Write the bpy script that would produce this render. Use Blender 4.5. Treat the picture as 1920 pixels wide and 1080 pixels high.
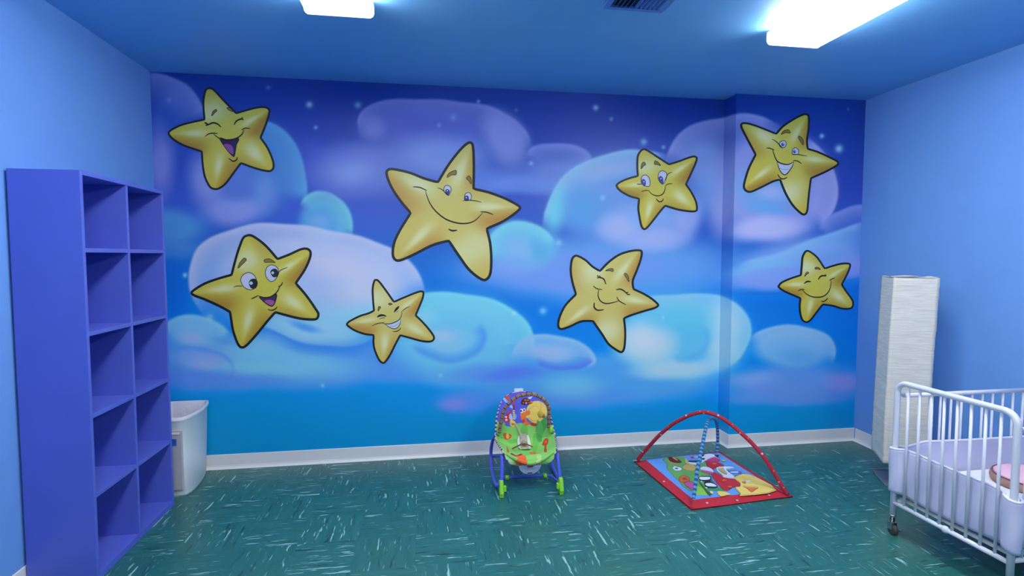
import bpy, bmesh, math, random
import numpy as np
from mathutils import Vector, Matrix
from mathutils.geometry import delaunay_2d_cdt
for o in list(bpy.data.objects): bpy.data.objects.remove(o, do_unlink=True)
SC = bpy.context.scene
COL = SC.collection
PI = math.pi
# ------------------------------------------------------------------ camera
FPX, YAW, PITCH, ROLL, EYE = 1033.037, 0.16, -0.0573, 0.0002, 1.5037
def cam_axes():
    cy, sy, cp, sp = math.cos(YAW), math.sin(YAW), math.cos(PITCH), math.sin(PITCH)
    f = Vector((sy*cp, cy*cp, sp)); r = Vector((cy, -sy, 0)); u = r.cross(f)
    c, s = math.cos(ROLL), math.sin(ROLL)
    return c*r+s*u, -s*r+c*u, f
CR, CU, CF = cam_axes()
cam = bpy.data.cameras.new('camera'); cam.sensor_width = 36; cam.lens = FPX/1920*36; cam.clip_start = .05
camo = bpy.data.objects.new('camera', cam); COL.objects.link(camo)
camo.matrix_world = Matrix(((CR.x, CU.x, -CF.x, 0), (CR.y, CU.y, -CF.y, 0), (CR.z, CU.z, -CF.z, EYE), (0, 0, 0, 1)))
SC.camera = camo
# ------------------------------------------------------------------ world, exposure
w = bpy.data.worlds.new('world'); SC.world = w; w.use_nodes = True
w.node_tree.nodes['Background'].inputs[0].default_value = (.5, .6, .8, 1)
w.node_tree.nodes['Background'].inputs[1].default_value = .15
SC.view_settings.view_transform = 'Standard'; SC.view_settings.look = 'None'
SC.view_settings.gamma = 1; SC.view_settings.use_curve_mapping = False
SC.view_settings.exposure = 0.0
LAMP_COLOUR = (1.0, .96, .84); LAMP_POWER = 27.0
# ------------------------------------------------------------------ room numbers (metres)
XL, XR, YB, YC, XC, H, YF = -1.796, 3.478, 4.109, 3.943, 2.367, 2.74, -2.3
# ------------------------------------------------------------------ helpers
def lin(c):
    c = [v/255. for v in c]
    return tuple(v/12.92 if v <= .04045 else ((v+.055)/1.055)**2.4 for v in c)
def npx(P):
    # where a point of the room falls on the measuring sheet the drawings were traced on (1920 x 1080)
    d = P - np.array((0, 0, EYE)); z = d@np.array(CF)
    return 960+FPX*(d@np.array(CR))/z, 540-FPX*(d@np.array(CU))/z
def at(x, y, axis, val):
    # the room point on the plane axis = val that a sheet point stands for
    d = CR*((x-960)/FPX) - CU*((y-540)/FPX) + CF
    o = Vector((0, 0, EYE)); t = (val-o[axis])/d[axis]
    return o+d*t
MATS = {}
def mat(name, rgb, rough=.6, metal=0, noise=0, bump=0, bscale=40, spec=.5, vcol=None, trans=0, sheen=0, emit=0):
    if name in MATS: return MATS[name]
    m = bpy.data.materials.new(name); m.use_nodes = True; nt = m.node_tree; b = nt.nodes['Principled BSDF']
    b.inputs['Roughness'].default_value = rough; b.inputs['Metallic'].default_value = metal
    b.inputs['Specular IOR Level'].default_value = spec
    c = lin(rgb); b.inputs['Base Color'].default_value = (*c, 1)
    if vcol:
        a = nt.nodes.new('ShaderNodeAttribute'); a.attribute_name = vcol
        nt.links.new(a.outputs['Color'], b.inputs['Base Color'])
    elif noise:
        tc = nt.nodes.new('ShaderNodeTexCoord'); n = nt.nodes.new('ShaderNodeTexNoise'); n.inputs['Scale'].default_value = 6; n.inputs['Detail'].default_value = 5
        r = nt.nodes.new('ShaderNodeValToRGB'); r.color_ramp.elements[0].position = .3; r.color_ramp.elements[1].position = .7
        r.color_ramp.elements[0].color = (*[v*(1-noise) for v in c], 1); r.color_ramp.elements[1].color = (*[min(1, v*(1+noise)) for v in c], 1)
        nt.links.new(tc.outputs['Object'], n.inputs['Vector']); nt.links.new(n.outputs['Fac'], r.inputs['Fac']); nt.links.new(r.outputs['Color'], b.inputs['Base Color'])
    if bump:
        tc = nt.nodes.new('ShaderNodeTexCoord'); n = nt.nodes.new('ShaderNodeTexNoise'); n.inputs['Scale'].default_value = bscale; n.inputs['Detail'].default_value = 6
        bp = nt.nodes.new('ShaderNodeBump'); bp.inputs['Strength'].default_value = bump; bp.inputs['Distance'].default_value = .01
        nt.links.new(tc.outputs['Object'], n.inputs['Vector']); nt.links.new(n.outputs['Fac'], bp.inputs['Height']); nt.links.new(bp.outputs['Normal'], b.inputs['Normal'])
    if trans: b.inputs['Transmission Weight'].default_value = trans
    if emit:
        b.inputs['Emission Color'].default_value = (*LAMP_COLOUR, 1); b.inputs['Emission Strength'].default_value = emit
    MATS[name] = m; return m
def link(o, parent=None):
    COL.objects.link(o)
    if parent is not None: o.parent = parent
    return o
def empty(name, loc=(0, 0, 0), rz=0):
    o = bpy.data.objects.new(name, None); o.empty_display_size = .1; o.location = loc; o.rotation_euler = (0, 0, rz); return link(o)
def tag(o, label=None, cat=None, group=None, kind=None):
    if label: o['label'] = label
    if cat: o['category'] = cat
    if group: o['group'] = group
    if kind: o['kind'] = kind
    return o
class MB:
    # collects shapes and links them as ONE mesh object
    def __init__(s): s.v = []; s.f = []; s.m = []; s.sm = []; s.cur = 0; s.smooth = False
    def add(s, vs, fs):
        n = len(s.v); s.v += [tuple(v) for v in vs]
        for f in fs: s.f.append([i+n for i in f]); s.m.append(s.cur); s.sm.append(s.smooth)
        return s
    def box(s, a, b):
        x0, y0, z0 = a; x1, y1, z1 = b
        v = [(x, y, z) for z in (z0, z1) for y in (y0, y1) for x in (x0, x1)]
        return s.add(v, [(0, 2, 3, 1), (4, 5, 7, 6), (0, 1, 5, 4), (2, 6, 7, 3), (0, 4, 6, 2), (1, 3, 7, 5)])
    def tube(s, pts, r, n=12, cap=True, flat=1.0):
        pts = [Vector(p) for p in pts]; rs = r if isinstance(r, (list, tuple)) else [r]*len(pts)
        vs = []; fs = []; prev = None
        for i, p in enumerate(pts):
            t = (pts[min(i+1, len(pts)-1)]-pts[max(i-1, 0)]).normalized()
            if prev is None:
                ax = Vector((0, 0, 1)) if abs(t.z) < .9 else Vector((0, 1, 0)); nr = t.cross(ax).normalized()
            else: nr = (prev-t*prev.dot(t)).normalized()
            prev = nr; bn = t.cross(nr)
            for k in range(n):
                a = 2*PI*k/n; vs.append(p+nr*math.cos(a)*rs[i]+bn*math.sin(a)*rs[i]*flat)
        for i in range(len(pts)-1):
            for k in range(n): fs.append((i*n+k, i*n+(k+1) % n, (i+1)*n+(k+1) % n, (i+1)*n+k))
        o = s.smooth; s.smooth = True; s.add(vs, fs); s.smooth = o
        if cap: s.add(vs[:n], [list(range(n))[::-1]]); s.add(vs[-n:], [list(range(n))])
        return s
    def lathe(s, prof, c=(0, 0, 0), n=24, axis=2):
        vs = []; fs = []
        for (r, z) in prof:
            for k in range(n):
                a = 2*PI*k/n; p = [r*math.cos(a), r*math.sin(a), z]
                if axis == 0: p = [z, p[0], p[1]]
                if axis == 1: p = [p[0], z, p[1]]
                vs.append((p[0]+c[0], p[1]+c[1], p[2]+c[2]))
        for i in range(len(prof)-1):
            for k in range(n): fs.append((i*n+k, i*n+(k+1) % n, (i+1)*n+(k+1) % n, (i+1)*n+k))
        o = s.smooth; s.smooth = True; s.add(vs, fs); s.smooth = o
        if prof[0][0] > 1e-5: s.add(vs[:n], [list(range(n))[::-1]])
        if prof[-1][0] > 1e-5: s.add(vs[-n:], [list(range(n))])
        return s
    def ball(s, c, r, n=14):
        rx, ry, rz = r if isinstance(r, (tuple, list)) else (r, r, r)
        vs = []; fs = []
        for i in range(n//2+1):
            th = PI*i/(n//2)
            for k in range(n):
                a = 2*PI*k/n; vs.append((c[0]+rx*math.sin(th)*math.cos(a), c[1]+ry*math.sin(th)*math.sin(a), c[2]+rz*math.cos(th)))
        for i in range(n//2):
            for k in range(n): fs.append((i*n+k, (i+1)*n+k, (i+1)*n+(k+1) % n, i*n+(k+1) % n))
        o = s.smooth; s.smooth = True; s.add(vs, fs); s.smooth = o; return s
    def prism(s, bot, top):
        n = len(bot); s.add(list(bot)+list(top), [list(range(n))[::-1], list(range(n, 2*n))]+[(i, (i+1) % n, n+(i+1) % n, n+i) for i in range(n)]); return s
    def grid(s, P, closed=False):
        nu, nv = len(P), len(P[0]); vs = [p for row in P for p in row]; fs = []
        for i in range(nu-1 if not closed else nu):
            for j in range(nv-1):
                i2 = (i+1) % nu; fs.append((i*nv+j, i2*nv+j, i2*nv+j+1, i*nv+j+1))
        return s.add(vs, fs)
    def build(s, name, mats, parent=None, bevel=0, merge=True, cols=None, fixn=True, solid=0, sub=0):
        me = bpy.data.meshes.new(name); me.from_pydata(s.v, [], s.f)
        for m in (mats if isinstance(mats, (list, tuple)) else [mats]): me.materials.append(m)
        me.polygons.foreach_set('material_index', s.m); me.polygons.foreach_set('use_smooth', s.sm)
        if cols is not None:
            a = me.color_attributes.new('paint', 'FLOAT_COLOR', 'POINT')
            a.data.foreach_set('color', np.concatenate([cols, np.ones((len(cols), 1))], 1).astype(np.float32).ravel())
        me.update()
        if merge or fixn:
            bm = bmesh.new(); bm.from_mesh(me)
            if merge: bmesh.ops.remove_doubles(bm, verts=bm.verts, dist=1e-5)
            if fixn: bmesh.ops.recalc_face_normals(bm, faces=bm.faces)
            bm.to_mesh(me); bm.free()
        o = bpy.data.objects.new(name, me); link(o, parent)
        if solid: md = o.modifiers.new('solid', 'SOLIDIFY'); md.thickness = solid; md.offset = 0
        if bevel: md = o.modifiers.new('bevel', 'BEVEL'); md.width = bevel; md.segments = 2; md.limit_method = 'ANGLE'; md.angle_limit = .6
        if sub: md = o.modifiers.new('sub', 'SUBSURF'); md.levels = sub; md.render_levels = sub
        return o
def cr(pts, k=6, closed=False):
    # Catmull-Rom through the points
    n = len(pts); out = []
    P = [np.array(p, float) for p in pts]
    for i in range(n if closed else n-1):
        a, b, c, d = (P[(i-1) % n], P[i], P[(i+1) % n], P[(i+2) % n]) if closed else (P[max(i-1, 0)], P[i], P[i+1], P[min(i+2, n-1)])
        for j in range(k):
            t = j/k; out.append(tuple(.5*((2*b)+(c-a)*t+(2*a-5*b+4*c-d)*t*t+(3*b-a-3*c+d)*t**3)))
    if not closed: out.append(tuple(P[-1]))
    return out
def inside(poly, X, Y):
    r = np.zeros(np.shape(X), bool); n = len(poly)
    for i in range(n):
        x1, y1 = poly[i]; x2, y2 = poly[(i+1) % n]
        if y1 == y2: continue
        c = ((y1 > Y) != (y2 > Y)) & (X < (x2-x1)*(Y-y1)/(y2-y1)+x1); r ^= c
    return r
# ------------------------------------------------------------------ the mural's artwork: soft airbrushed clouds
# drawing sheets: a = upper left, b = lower left, c = upper right, d = lower right
SHEET = {'a': (280, 120), 'b': (280, 480), 'c': (940, 150), 'd': (940, 500)}
def sh(k, x, y): return SHEET[k][0]+x/2.8235, SHEET[k][1]+y/2.8235
# D: soft ellipse (sheet, cx, cy, rx, ry, tilt, colour, strength, softness);  E: airbrush against an edge (sheet, points, reach on the right hand side, reach on the left, colour, strength)
CLOUDS = [
 # haze
 ('D','a',700,620,900,330,0,(64,86,204),.55,1),('D','c',700,560,700,260,0,(92,120,220),.55,1),('D','c',560,1000,900,210,0,(104,146,228),.9,.55),('D','d',380,20,620,120,0,(112,138,226),.85,.45),
 ('D','b',600,560,900,170,0,(84,140,222),.95,.35),('D','b',1500,560,700,140,0,(80,138,222),.95,.4),('D','d',500,600,800,160,-2,(80,146,226),.95,.4),('D','d',1560,620,440,130,-3,(98,138,222),.95,.6),('D','d',1540,690,420,50,-2,(96,134,222),.8,.6),
 ('D','b',300,650,420,70,0,(88,128,220),.8,.7),('D','d',900,250,420,220,0,(60,146,224),.6,.9),('D','d',300,690,420,70,0,(84,126,220),.6,.8),
 # upper left
 ('E','a',[(-40,66),(60,62),(130,80),(210,125),(270,200),(310,290)],190,6,(118,128,206),.95),('D','a',150,170,110,90,0,(110,124,204),.5,1),('D','a',50,300,60,180,0,(56,86,186),.55,1),('D','a',55,520,85,230,0,(140,134,214),.75,.8),('D','a',120,300,110,160,0,(80,108,200),.35,1),
 ('D','a',560,560,250,270,0,(74,128,210),.75,.5),('E','a',[(560,300),(650,330),(740,400),(805,500),(835,620),(822,740)],170,6,(92,152,216),.95),('D','a',420,650,210,210,0,(96,112,208),.8,.7),
 ('E','a',[(190,430),(205,600),(270,740),(370,830),(480,862),(580,820),(640,730),(650,620)],-12,150,(146,142,220),.0),
 ('D','a',300,600,110,190,-12,(144,140,218),.75,.8),('D','a',460,780,190,90,0,(142,142,222),.8,.7),('D','a',620,680,80,130,0,(120,140,220),.6,.9),('D','a',470,670,90,70,0,(84,104,206),.7,1),
 ('D','a',110,860,230,110,0,(84,142,212),.8,.6),('D','b',80,-40,260,70,0,(76,128,208),.75,.7),
 ('D','a',920,830,140,140,0,(88,150,218),.9,.4),('E','a',[(800,760),(835,705),(900,678),(970,690),(1030,750),(1062,840),(1060,930)],110,5,(112,180,216),.95),('D','a',900,830,70,55,0,(120,156,226),.7,1),
 # upper middle crescent and puffs
 ('D','a',1380,540,520,190,0,(92,108,208),.75,.75),('D','a',1500,340,420,140,3,(88,94,200),.85,.6),
 ('E','a',[(1140,400),(1112,300),(1150,235),(1260,205),(1450,193),(1640,200),(1800,232),(1930,300),(1990,380),(2000,460)],150,10,(124,122,206),.95),('D','a',1190,340,90,80,30,(122,124,208),.75,.8),
 ('D','a',1440,300,180,50,5,(78,84,194),.5,1),('D','a',1870,380,120,170,-25,(138,138,214),.85,.7),('D','a',1560,480,300,140,0,(120,136,220),.9,.8),('D','a',1780,620,220,90,0,(96,122,220),.8,.8),
 ('D','a',1080,560,260,160,0,(106,118,212),.9,.7),('D','a',1080,570,120,70,0,(126,142,222),.7,1),('D','a',860,450,90,70,0,(74,88,200),.5,1),
 ('E','c',[(120,420),(160,365),(250,340),(350,343),(440,378),(490,440)],130,8,(120,126,212),.9),('D','c',320,500,280,110,0,(110,126,216),.85,.7),('D','c',120,560,260,60,0,(104,128,222),.8,.7),('D','c',50,350,110,160,0,(124,128,212),.75,.8),
 # right of the big star
 ('D','c',100,880,210,140,0,(104,166,224),.95,.3),('E','c',[(-70,960),(-55,860),(0,795),(80,763),(180,770),(250,812),(290,880)],110,5,(124,186,226),.95),('D','c',90,900,110,80,0,(132,166,230),.85,.9),('D','c',200,900,60,70,0,(88,150,224),.6,1),('D','c',60,990,170,60,0,(122,148,228),.7,.8),
 ('D','c',640,640,400,270,0,(106,146,226),.8,.5),('E','c',[(235,800),(245,700),(275,610),(330,520),(410,455),(520,408),(650,386),(800,388),(900,410)],170,6,(138,172,228),.97),('D','c',300,690,60,150,10,(108,190,228),.85,.9),('D','c',430,670,130,140,0,(84,146,224),.8,.9),
 ('D','c',620,470,240,60,-6,(146,160,226),.7,.9),('D','c',600,580,150,50,0,(116,146,226),.5,1),
 ('D','c',760,770,260,150,0,(138,152,228),.8,.6),('E','c',[(560,640),(505,700),(495,780),(540,860),(640,915),(780,935),(900,915),(1000,850),(1060,750),(1070,640)],-5,110,(160,164,230),.0),
 ('D','c',620,790,130,90,0,(162,164,232),.85,.8),('D','c',820,850,190,70,-8,(160,162,232),.8,.8),('D','c',980,720,90,150,10,(154,156,230),.8,.8),('D','c',760,720,110,60,0,(116,160,228),.6,1),
 ('E','c',[(880,460),(900,370),(940,300),(1010,245),(1100,213),(1180,206),(1290,190),(1400,208),(1500,270)],220,7,(142,142,216),.95),('D','c',1080,420,160,170,0,(132,148,222),.8,.8),('D','c',1120,600,120,160,0,(122,152,226),.7,.8),
 # cloud behind the grinning star
 ('D','c',1440,560,340,330,0,(148,146,222),.85,.35),('E','c',[(1600,290),(1680,370),(1745,470),(1772,580),(1750,690),(1680,780)],200,6,(158,150,222),.97),('D','c',1400,580,200,150,0,(104,150,224),.85,.7),
 ('D','c',1420,600,100,50,0,(160,160,230),.85,.9),('D','c',1400,690,150,30,8,(96,152,226),.8,1),('D','c',1410,790,260,80,-4,(174,166,232),.95,.7),('D','c',1160,720,80,140,0,(156,148,222),.7,.9),
 ('E','c',[(1690,800),(1740,725),(1810,690),(1880,672),(1960,680)],130,8,(124,132,216),.95),
 ('D','c',1600,960,420,140,-12,(126,150,228),.9,.5),('E','c',[(1250,985),(1450,935),(1640,855),(1790,800),(1960,755)],110,12,(132,168,230),.9),('D','c',1400,1010,260,50,-6,(116,170,232),.8,.8),('D','c',1860,1000,120,80,0,(142,142,224),.8,.8),('D','d',1520,60,340,75,-5,(124,142,228),.9,.5),
 ('E','d',[(1960,40),(1700,110),(1500,150),(1240,158),(1000,150)],8,60,(8,112,214),.8),
 # long oval cloud on the left
 ('D','b',860,120,600,250,5,(168,172,232),.98,.3),('D','b',800,330,420,120,4,(140,180,230),.85,.7),('E','b',[(330,360),(235,230),(212,110),(250,-20),(350,-100),(520,-150),(720,-160),(920,-140),(1120,-90),(1290,-20),(1400,60),(1452,150),(1450,260)],220,5,(184,178,230),.95),
 ('D','b',1000,60,330,90,16,(196,182,232),.8,.9),('D','b',1150,190,200,120,10,(188,184,234),.8,.9),('D','b',1180,320,260,90,0,(136,188,230),.85,.9),('D','b',820,260,160,70,0,(150,176,230),.5,1),('D','b',420,200,150,160,0,(152,160,226),.6,1),
 ('D','b',130,170,80,190,0,(8,96,202),.75,.8),
 ('E','b',[(60,420),(100,350),(190,318),(290,325),(380,370),(440,430)],140,6,(132,180,226),.97),('D','b',230,400,190,90,0,(126,176,226),.85,.7),('D','b',230,430,110,40,6,(156,166,230),.85,1),
 ('D','b',900,400,360,80,3,(146,184,230),.9,.8),('D','b',660,560,520,100,4,(118,178,226),.9,.7),('E','b',[(520,360),(640,400),(760,450),(900,478),(1050,484),(1170,460),(1260,410)],55,12,(56,124,216),.95),('D','b',830,372,100,26,14,(70,132,222),.85,.9),('D','b',560,470,200,60,3,(132,180,230),.7,.9),
 ('D','b',280,540,190,70,0,(124,150,226),.85,.7),('E','b',[(120,500),(240,480),(370,510),(440,570),(430,640),(340,670)],20,14,(84,128,220),.6),('D','b',300,562,110,36,4,(148,158,230),.85,.9),('D','b',560,600,260,40,4,(128,182,228),.6,1),('D','b',420,450,120,24,14,(84,140,220),.6,1),
 # teal cloud right of the laughing small star
 ('D','b',1620,430,420,260,6,(104,172,224),.96,.4),('E','b',[(1330,230),(1450,203),(1600,196),(1740,220),(1880,275),(1990,360),(2040,460),(2020,540)],230,5,(122,190,226),.97),
 ('D','b',1560,440,180,90,0,(134,176,230),.85,.8),('E','b',[(1720,360),(1770,430),(1730,510),(1600,545),(1470,520),(1380,470)],50,30,(76,134,220),.8),('D','b',1540,420,90,36,0,(158,180,234),.85,.9),('D','b',1420,330,110,60,0,(146,190,232),.7,1),
 ('D','b',1800,620,300,60,0,(84,126,218),.7,.8),
 ('E','d',[(60,500),(90,430),(150,383),(260,364),(380,384),(465,430),(495,490),(440,535)],110,5,(142,172,230),.97),('D','d',280,450,190,70,0,(138,168,230),.9,.6),('D','d',270,450,120,36,0,(160,168,232),.8,1),
 ('E','d',[(180,512),(290,540),(410,535),(495,490)],6,50,(84,112,216),.85),('D','d',70,570,190,46,-6,(84,114,214),.8,.8),('D','d',370,630,200,80,0,(108,172,228),.8,.8),
 # bright swirl in front of the corner
 ('D','d',950,380,390,250,0,(96,174,228),.95,.3),('E','d',[(640,210),(820,165),(1000,150),(1140,150),(1220,190),(1285,265),(1308,350),(1285,430),(1230,500),(1130,550)],170,5,(134,182,230),.95),
 ('D','d',1180,290,110,150,-14,(170,188,234),.9,.8),('D','d',1160,440,110,110,20,(172,188,236),.85,.8),('D','d',930,540,290,60,-6,(172,190,236),.9,.7),('D','d',770,410,190,140,0,(176,192,238),.95,.6),('D','d',760,400,110,70,0,(198,196,238),.7,1),
 ('D','d',940,270,210,80,0,(100,180,230),.7,.9),('D','d',1010,430,90,80,-30,(98,172,230),.85,.9),('E','d',[(900,480),(960,490),(1050,450),(1090,380),(1070,310)],30,30,(84,160,226),.6),
 # lower right
 ('D','d',1540,430,230,115,0,(116,162,230),.95,.35),('E','d',[(1300,400),(1360,352),(1460,325),(1560,318),(1670,338),(1745,385),(1772,450),(1745,525)],120,5,(140,172,230),.97),('D','d',1580,480,130,56,0,(92,152,224),.85,.9),('D','d',1330,600,160,50,0,(128,152,230),.7,.9),('D','d',1820,610,130,60,0,(140,138,220),.9,.8),('D','d',1500,640,220,40,0,(104,136,224),.6,1),
 # lowest puff
 ('D','b',1680,770,190,80,0,(88,130,220),.85,.7),('D','b',1620,780,95,42,0,(130,126,216),.85,.9),
]
SPARKS = [(503,164,5,.35),(580,196,7,.8),(671,197,7,.6),(592,239,4,.6),(317,188,4,.3),(897,190,4,.6),(850,220,6,.3),
 (823,235,4,.4),(968,206,4,.3),(1117,202,6,.75),(1146,223,4,.5),(996,306,5,.5),(1207,266,7,.6),(1244,276,4,.6),
 (1541,255,5,.8),(1573,279,8,.85),(1130,371,6,.4),(1048,455,7,.5),(347,516,5,.8),(394,594,8,.5),(605,723,4,.6),
 (826,704,4,.4),(964,587,4,.7),(1018,583,8,.6),(1243,595,3,.5),(1590,205,3,.3)]
SKY = [(120,(14,48,140)),(190,(20,54,152)),(270,(34,60,166)),(340,(46,66,178)),(400,(50,80,188)),(460,(38,90,194)),(530,(6,100,202)),(640,(2,118,210)),
       (720,(0,132,210)),(800,(0,130,194)),(900,(0,124,184))]
def sm(a,b,x):
    t = np.clip((x-a)/(b-a),0,1); return t*t*(3-2*t)
def cr_(pts, k=7):
    P = [np.array(p, float) for p in pts]; n = len(P); out = []
    for i in range(n-1):
        a, b, c, d = P[max(i-1,0)], P[i], P[i+1], P[min(i+2,n-1)]
        for j in range(k):
            t = j/k; out.append(.5*((2*b)+(c-a)*t+(2*a-5*b+4*c-d)*t*t+(3*b-a-3*c+d)*t**3))
    out.append(P[-1]); return np.array(out)
def paint(X,Y):
    # painted in the flat coordinates of the drawing sheets; each stroke only touches the points near it
    shp = X.shape; X = X.ravel(); Y = Y.ravel()
    Ys=[s[0] for s in SKY]; yy = Y-.02*(X-950)
    C=np.stack([np.interp(yy,Ys,[s[1][k] for s in SKY]) for k in range(3)],-1).astype(float)
    X0, Y0 = X, Y
    X = X0+3*np.sin(Y0/41.+X0/97.)+1.2*np.sin(Y0/17.+1.3); Y = Y0+2*np.sin(X0/37.+.7)+np.sin(X0/15.+Y0/60.)
    for c in CLOUDS:
        if c[0] == 'D':
            _, k, cx, cy, rx, ry, tl, col, al, so = c; cx, cy = sh(k, cx, cy); rx /= 2.8235; ry /= 2.8235
            t=np.radians(tl); dx=X-cx; dy=Y-cy
            u=(dx*np.cos(t)+dy*np.sin(t))/rx; v=(-dx*np.sin(t)+dy*np.cos(t))/ry
            d=np.sqrt(u*u+v*v); m=(1-sm(1-so*.95,1+so*.3,d))*al
        else:
            _, k, pts, wr, wl, col, al = c
            if al == 0: continue
            q = cr_([sh(k, *p) for p in pts]); wr /= 2.8235; wl = max(wl, 18)/2.8235; R = max(wr, wl)+4
            near = np.where((X > q[:,0].min()-R)&(X < q[:,0].max()+R)&(Y > q[:,1].min()-R)&(Y < q[:,1].max()+R))[0]
            m = np.zeros(len(X))
            if len(near) == 0: continue
            xs, ys = X[near], Y[near]; best = np.full(len(near), 1e9); sg = np.zeros(len(near)); tt = np.zeros(len(near)); n = len(q)
            for i in range(n-1):
                ax, ay = q[i]; bx, by = q[i+1]; ex, ey = bx-ax, by-ay; L = ex*ex+ey*ey+1e-9
                t = np.clip(((xs-ax)*ex+(ys-ay)*ey)/L, 0, 1); px, py = xs-ax-t*ex, ys-ay-t*ey; d = np.hypot(px, py)
                s = ex*(ys-ay)-ey*(xs-ax); w_ = d < best; best[w_] = d[w_]; sg[w_] = s[w_]; tt[w_] = (i+t[w_])/(n-1)
            prof = np.where(sg > 0, np.clip(1-best/wr, 0, 1)**1.15, 1-sm(0, wl, best))
            m[near] = prof*al*sm(0, .14, tt)*(1-sm(.86, 1, tt))
        m = m[:, None]; C=C*(1-m)+np.array(col)*m
    C[:, 2] *= np.interp(Y0, [0, 200, 320, 480, 600], [1, .98, .93, .94, 1])
    for (cx,cy,r,a) in SPARKS:
        d=np.hypot(X0-cx,Y0-cy)/r; m=(np.exp(-d*d*1.3)*a)[:,None]
        C=C*(1-m)+np.array((176,210,225))*m
    return C.reshape(shp+(3,))
# ------------------------------------------------------------------ the room
def wall_paint(name, rgb):
    return mat(name, rgb, rough=.5, noise=.02, bump=.04, bscale=90, spec=.35)
PAINT = wall_paint('wall_paint', (111, 162, 231)); CEIL = wall_paint('ceiling_paint', (120, 184, 244))
WHITE = mat('white_trim', (232, 230, 232), rough=.35)
def floor_material():
    m = bpy.data.materials.new('vinyl_tile'); m.use_nodes = True; nt = m.node_tree; N = nt.nodes; L = nt.links; b = N['Principled BSDF']
    def nd(t, **k):
        n = N.new(t)
        for a, v in k.items(): setattr(n, a, v)
        return n
    def mth(op, a, b_=None, c=None):
        n = nd('ShaderNodeMath', operation=op)
        for i, v in enumerate((a, b_, c)):
            if v is None: continue
            if isinstance(v, (int, float)): n.inputs[i].default_value = v
            else: L.new(v, n.inputs[i])
        return n.outputs[0]
    geo = nd('ShaderNodeNewGeometry'); sp = nd('ShaderNodeSeparateXYZ'); L.new(geo.outputs['Position'], sp.inputs[0])
    u = mth('DIVIDE', mth('SUBTRACT', sp.outputs[0], .86-3.04), .304); v = mth('DIVIDE', mth('SUBTRACT', sp.outputs[1], 3.243-6.08), .304)
    iu, iv = mth('FLOOR', u), mth('FLOOR', v); par = mth('MODULO', mth('ABSOLUTE', mth('ADD', iu, iv)), 2)
    fu, fv = mth('FRACT', u), mth('FRACT', v)
    cmb = nd('ShaderNodeCombineXYZ'); L.new(iu, cmb.inputs[0]); L.new(iv, cmb.inputs[1])
    wn = nd('ShaderNodeTexWhiteNoise', noise_dimensions='3D'); L.new(cmb.outputs[0], wn.inputs['Vector'])
    rnd = wn.outputs['Value']
    inv = mth('SUBTRACT', 1, par)
    al = mth('ADD', mth('MULTIPLY', fu, par), mth('MULTIPLY', fv, inv)); ac = mth('ADD', mth('MULTIPLY', fv, par), mth('MULTIPLY', fu, inv))
    off = mth('MULTIPLY', rnd, 71)
    def streaks(sa, sc, o, lo, hi, seed):
        # each tile's chips are drawn out along its own grain; the wobble keeps them from running ruler straight
        wob = nd('ShaderNodeTexNoise', noise_dimensions='2D'); wc = nd('ShaderNodeCombineXYZ'); L.new(mth('ADD', mth('MULTIPLY', al, 3), off), wc.inputs[0]); L.new(mth('MULTIPLY', ac, 3), wc.inputs[1]); L.new(wc.outputs[0], wob.inputs['Vector']); wob.inputs['Scale'].default_value = 1
        c = nd('ShaderNodeCombineXYZ'); L.new(mth('ADD', mth('MULTIPLY', al, sa), mth('ADD', off, seed)), c.inputs[0])
        L.new(mth('ADD', mth('MULTIPLY', ac, sc), mth('MULTIPLY', wob.outputs['Fac'], .8)), c.inputs[1]); L.new(off, c.inputs[2])
        n = nd('ShaderNodeTexNoise'); n.inputs['Scale'].default_value = 1; n.inputs['Detail'].default_value = 2.5; n.inputs['Roughness'].default_value = .6; L.new(c.outputs[0], n.inputs['Vector'])
        mr = nd('ShaderNodeMapRange'); mr.inputs[1].default_value = lo; mr.inputs[2].default_value = hi; L.new(n.outputs['Fac'], mr.inputs[0]); return mr.outputs[0]
    li = streaks(1.7, 17, off, .635, .67, 3.3); li2 = streaks(2.4, 26, off, .645, .70, 21.7); da = streaks(1.5, 12, off, .60, .70, 47.1); so = streaks(1.1, 9, off, .35, .75, 91.)
    big = nd('ShaderNodeTexNoise'); big.inputs['Scale'].default_value = 1.3; L.new(geo.outputs['Position'], big.inputs['Vector'])
    def mix(f, a, b_):
        n = nd('ShaderNodeMix', data_type='RGBA')
        if isinstance(f, (int, float)): n.inputs[0].default_value = f
        else: L.new(f, n.inputs[0])
        for i, v in ((6, a), (7, b_)):
            if isinstance(v, tuple): n.inputs[i].default_value = (*lin(v), 1)
            else: L.new(v, n.inputs[i])
        return n.outputs[2]
    c = mix(so, (40, 104, 100), (54, 120, 114)); c = mix(mth('MULTIPLY', rnd, .35), c, (28, 94, 92)); c = mix(mth('MULTIPLY', big.outputs['Fac'], .3), c, (30, 100, 92))
    c = mix(mth('MULTIPLY', da, .75), c, (14, 52, 60)); c = mix(mth('MULTIPLY', li2, .55), c, (130, 186, 182)); c = mix(mth('MULTIPLY', li, .8), c, (158, 208, 202))
    e = mth('MINIMUM', mth('MINIMUM', fu, mth('SUBTRACT', 1, fu)), mth('MINIMUM', fv, mth('SUBTRACT', 1, fv)))
    seam = mth('MULTIPLY', mth('LESS_THAN', e, .0035), .2); c = mix(seam, c, (20, 66, 66))
    L.new(c, b.inputs['Base Color']); b.inputs['Roughness'].default_value = .32; b.inputs['Specular IOR Level'].default_value = .45
    return m
f = MB().box((XL-.1, YF-.1, -.1), (XR+.1, YB+.15, 0)).build('floor', floor_material()); tag(f, kind='structure')
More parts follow.
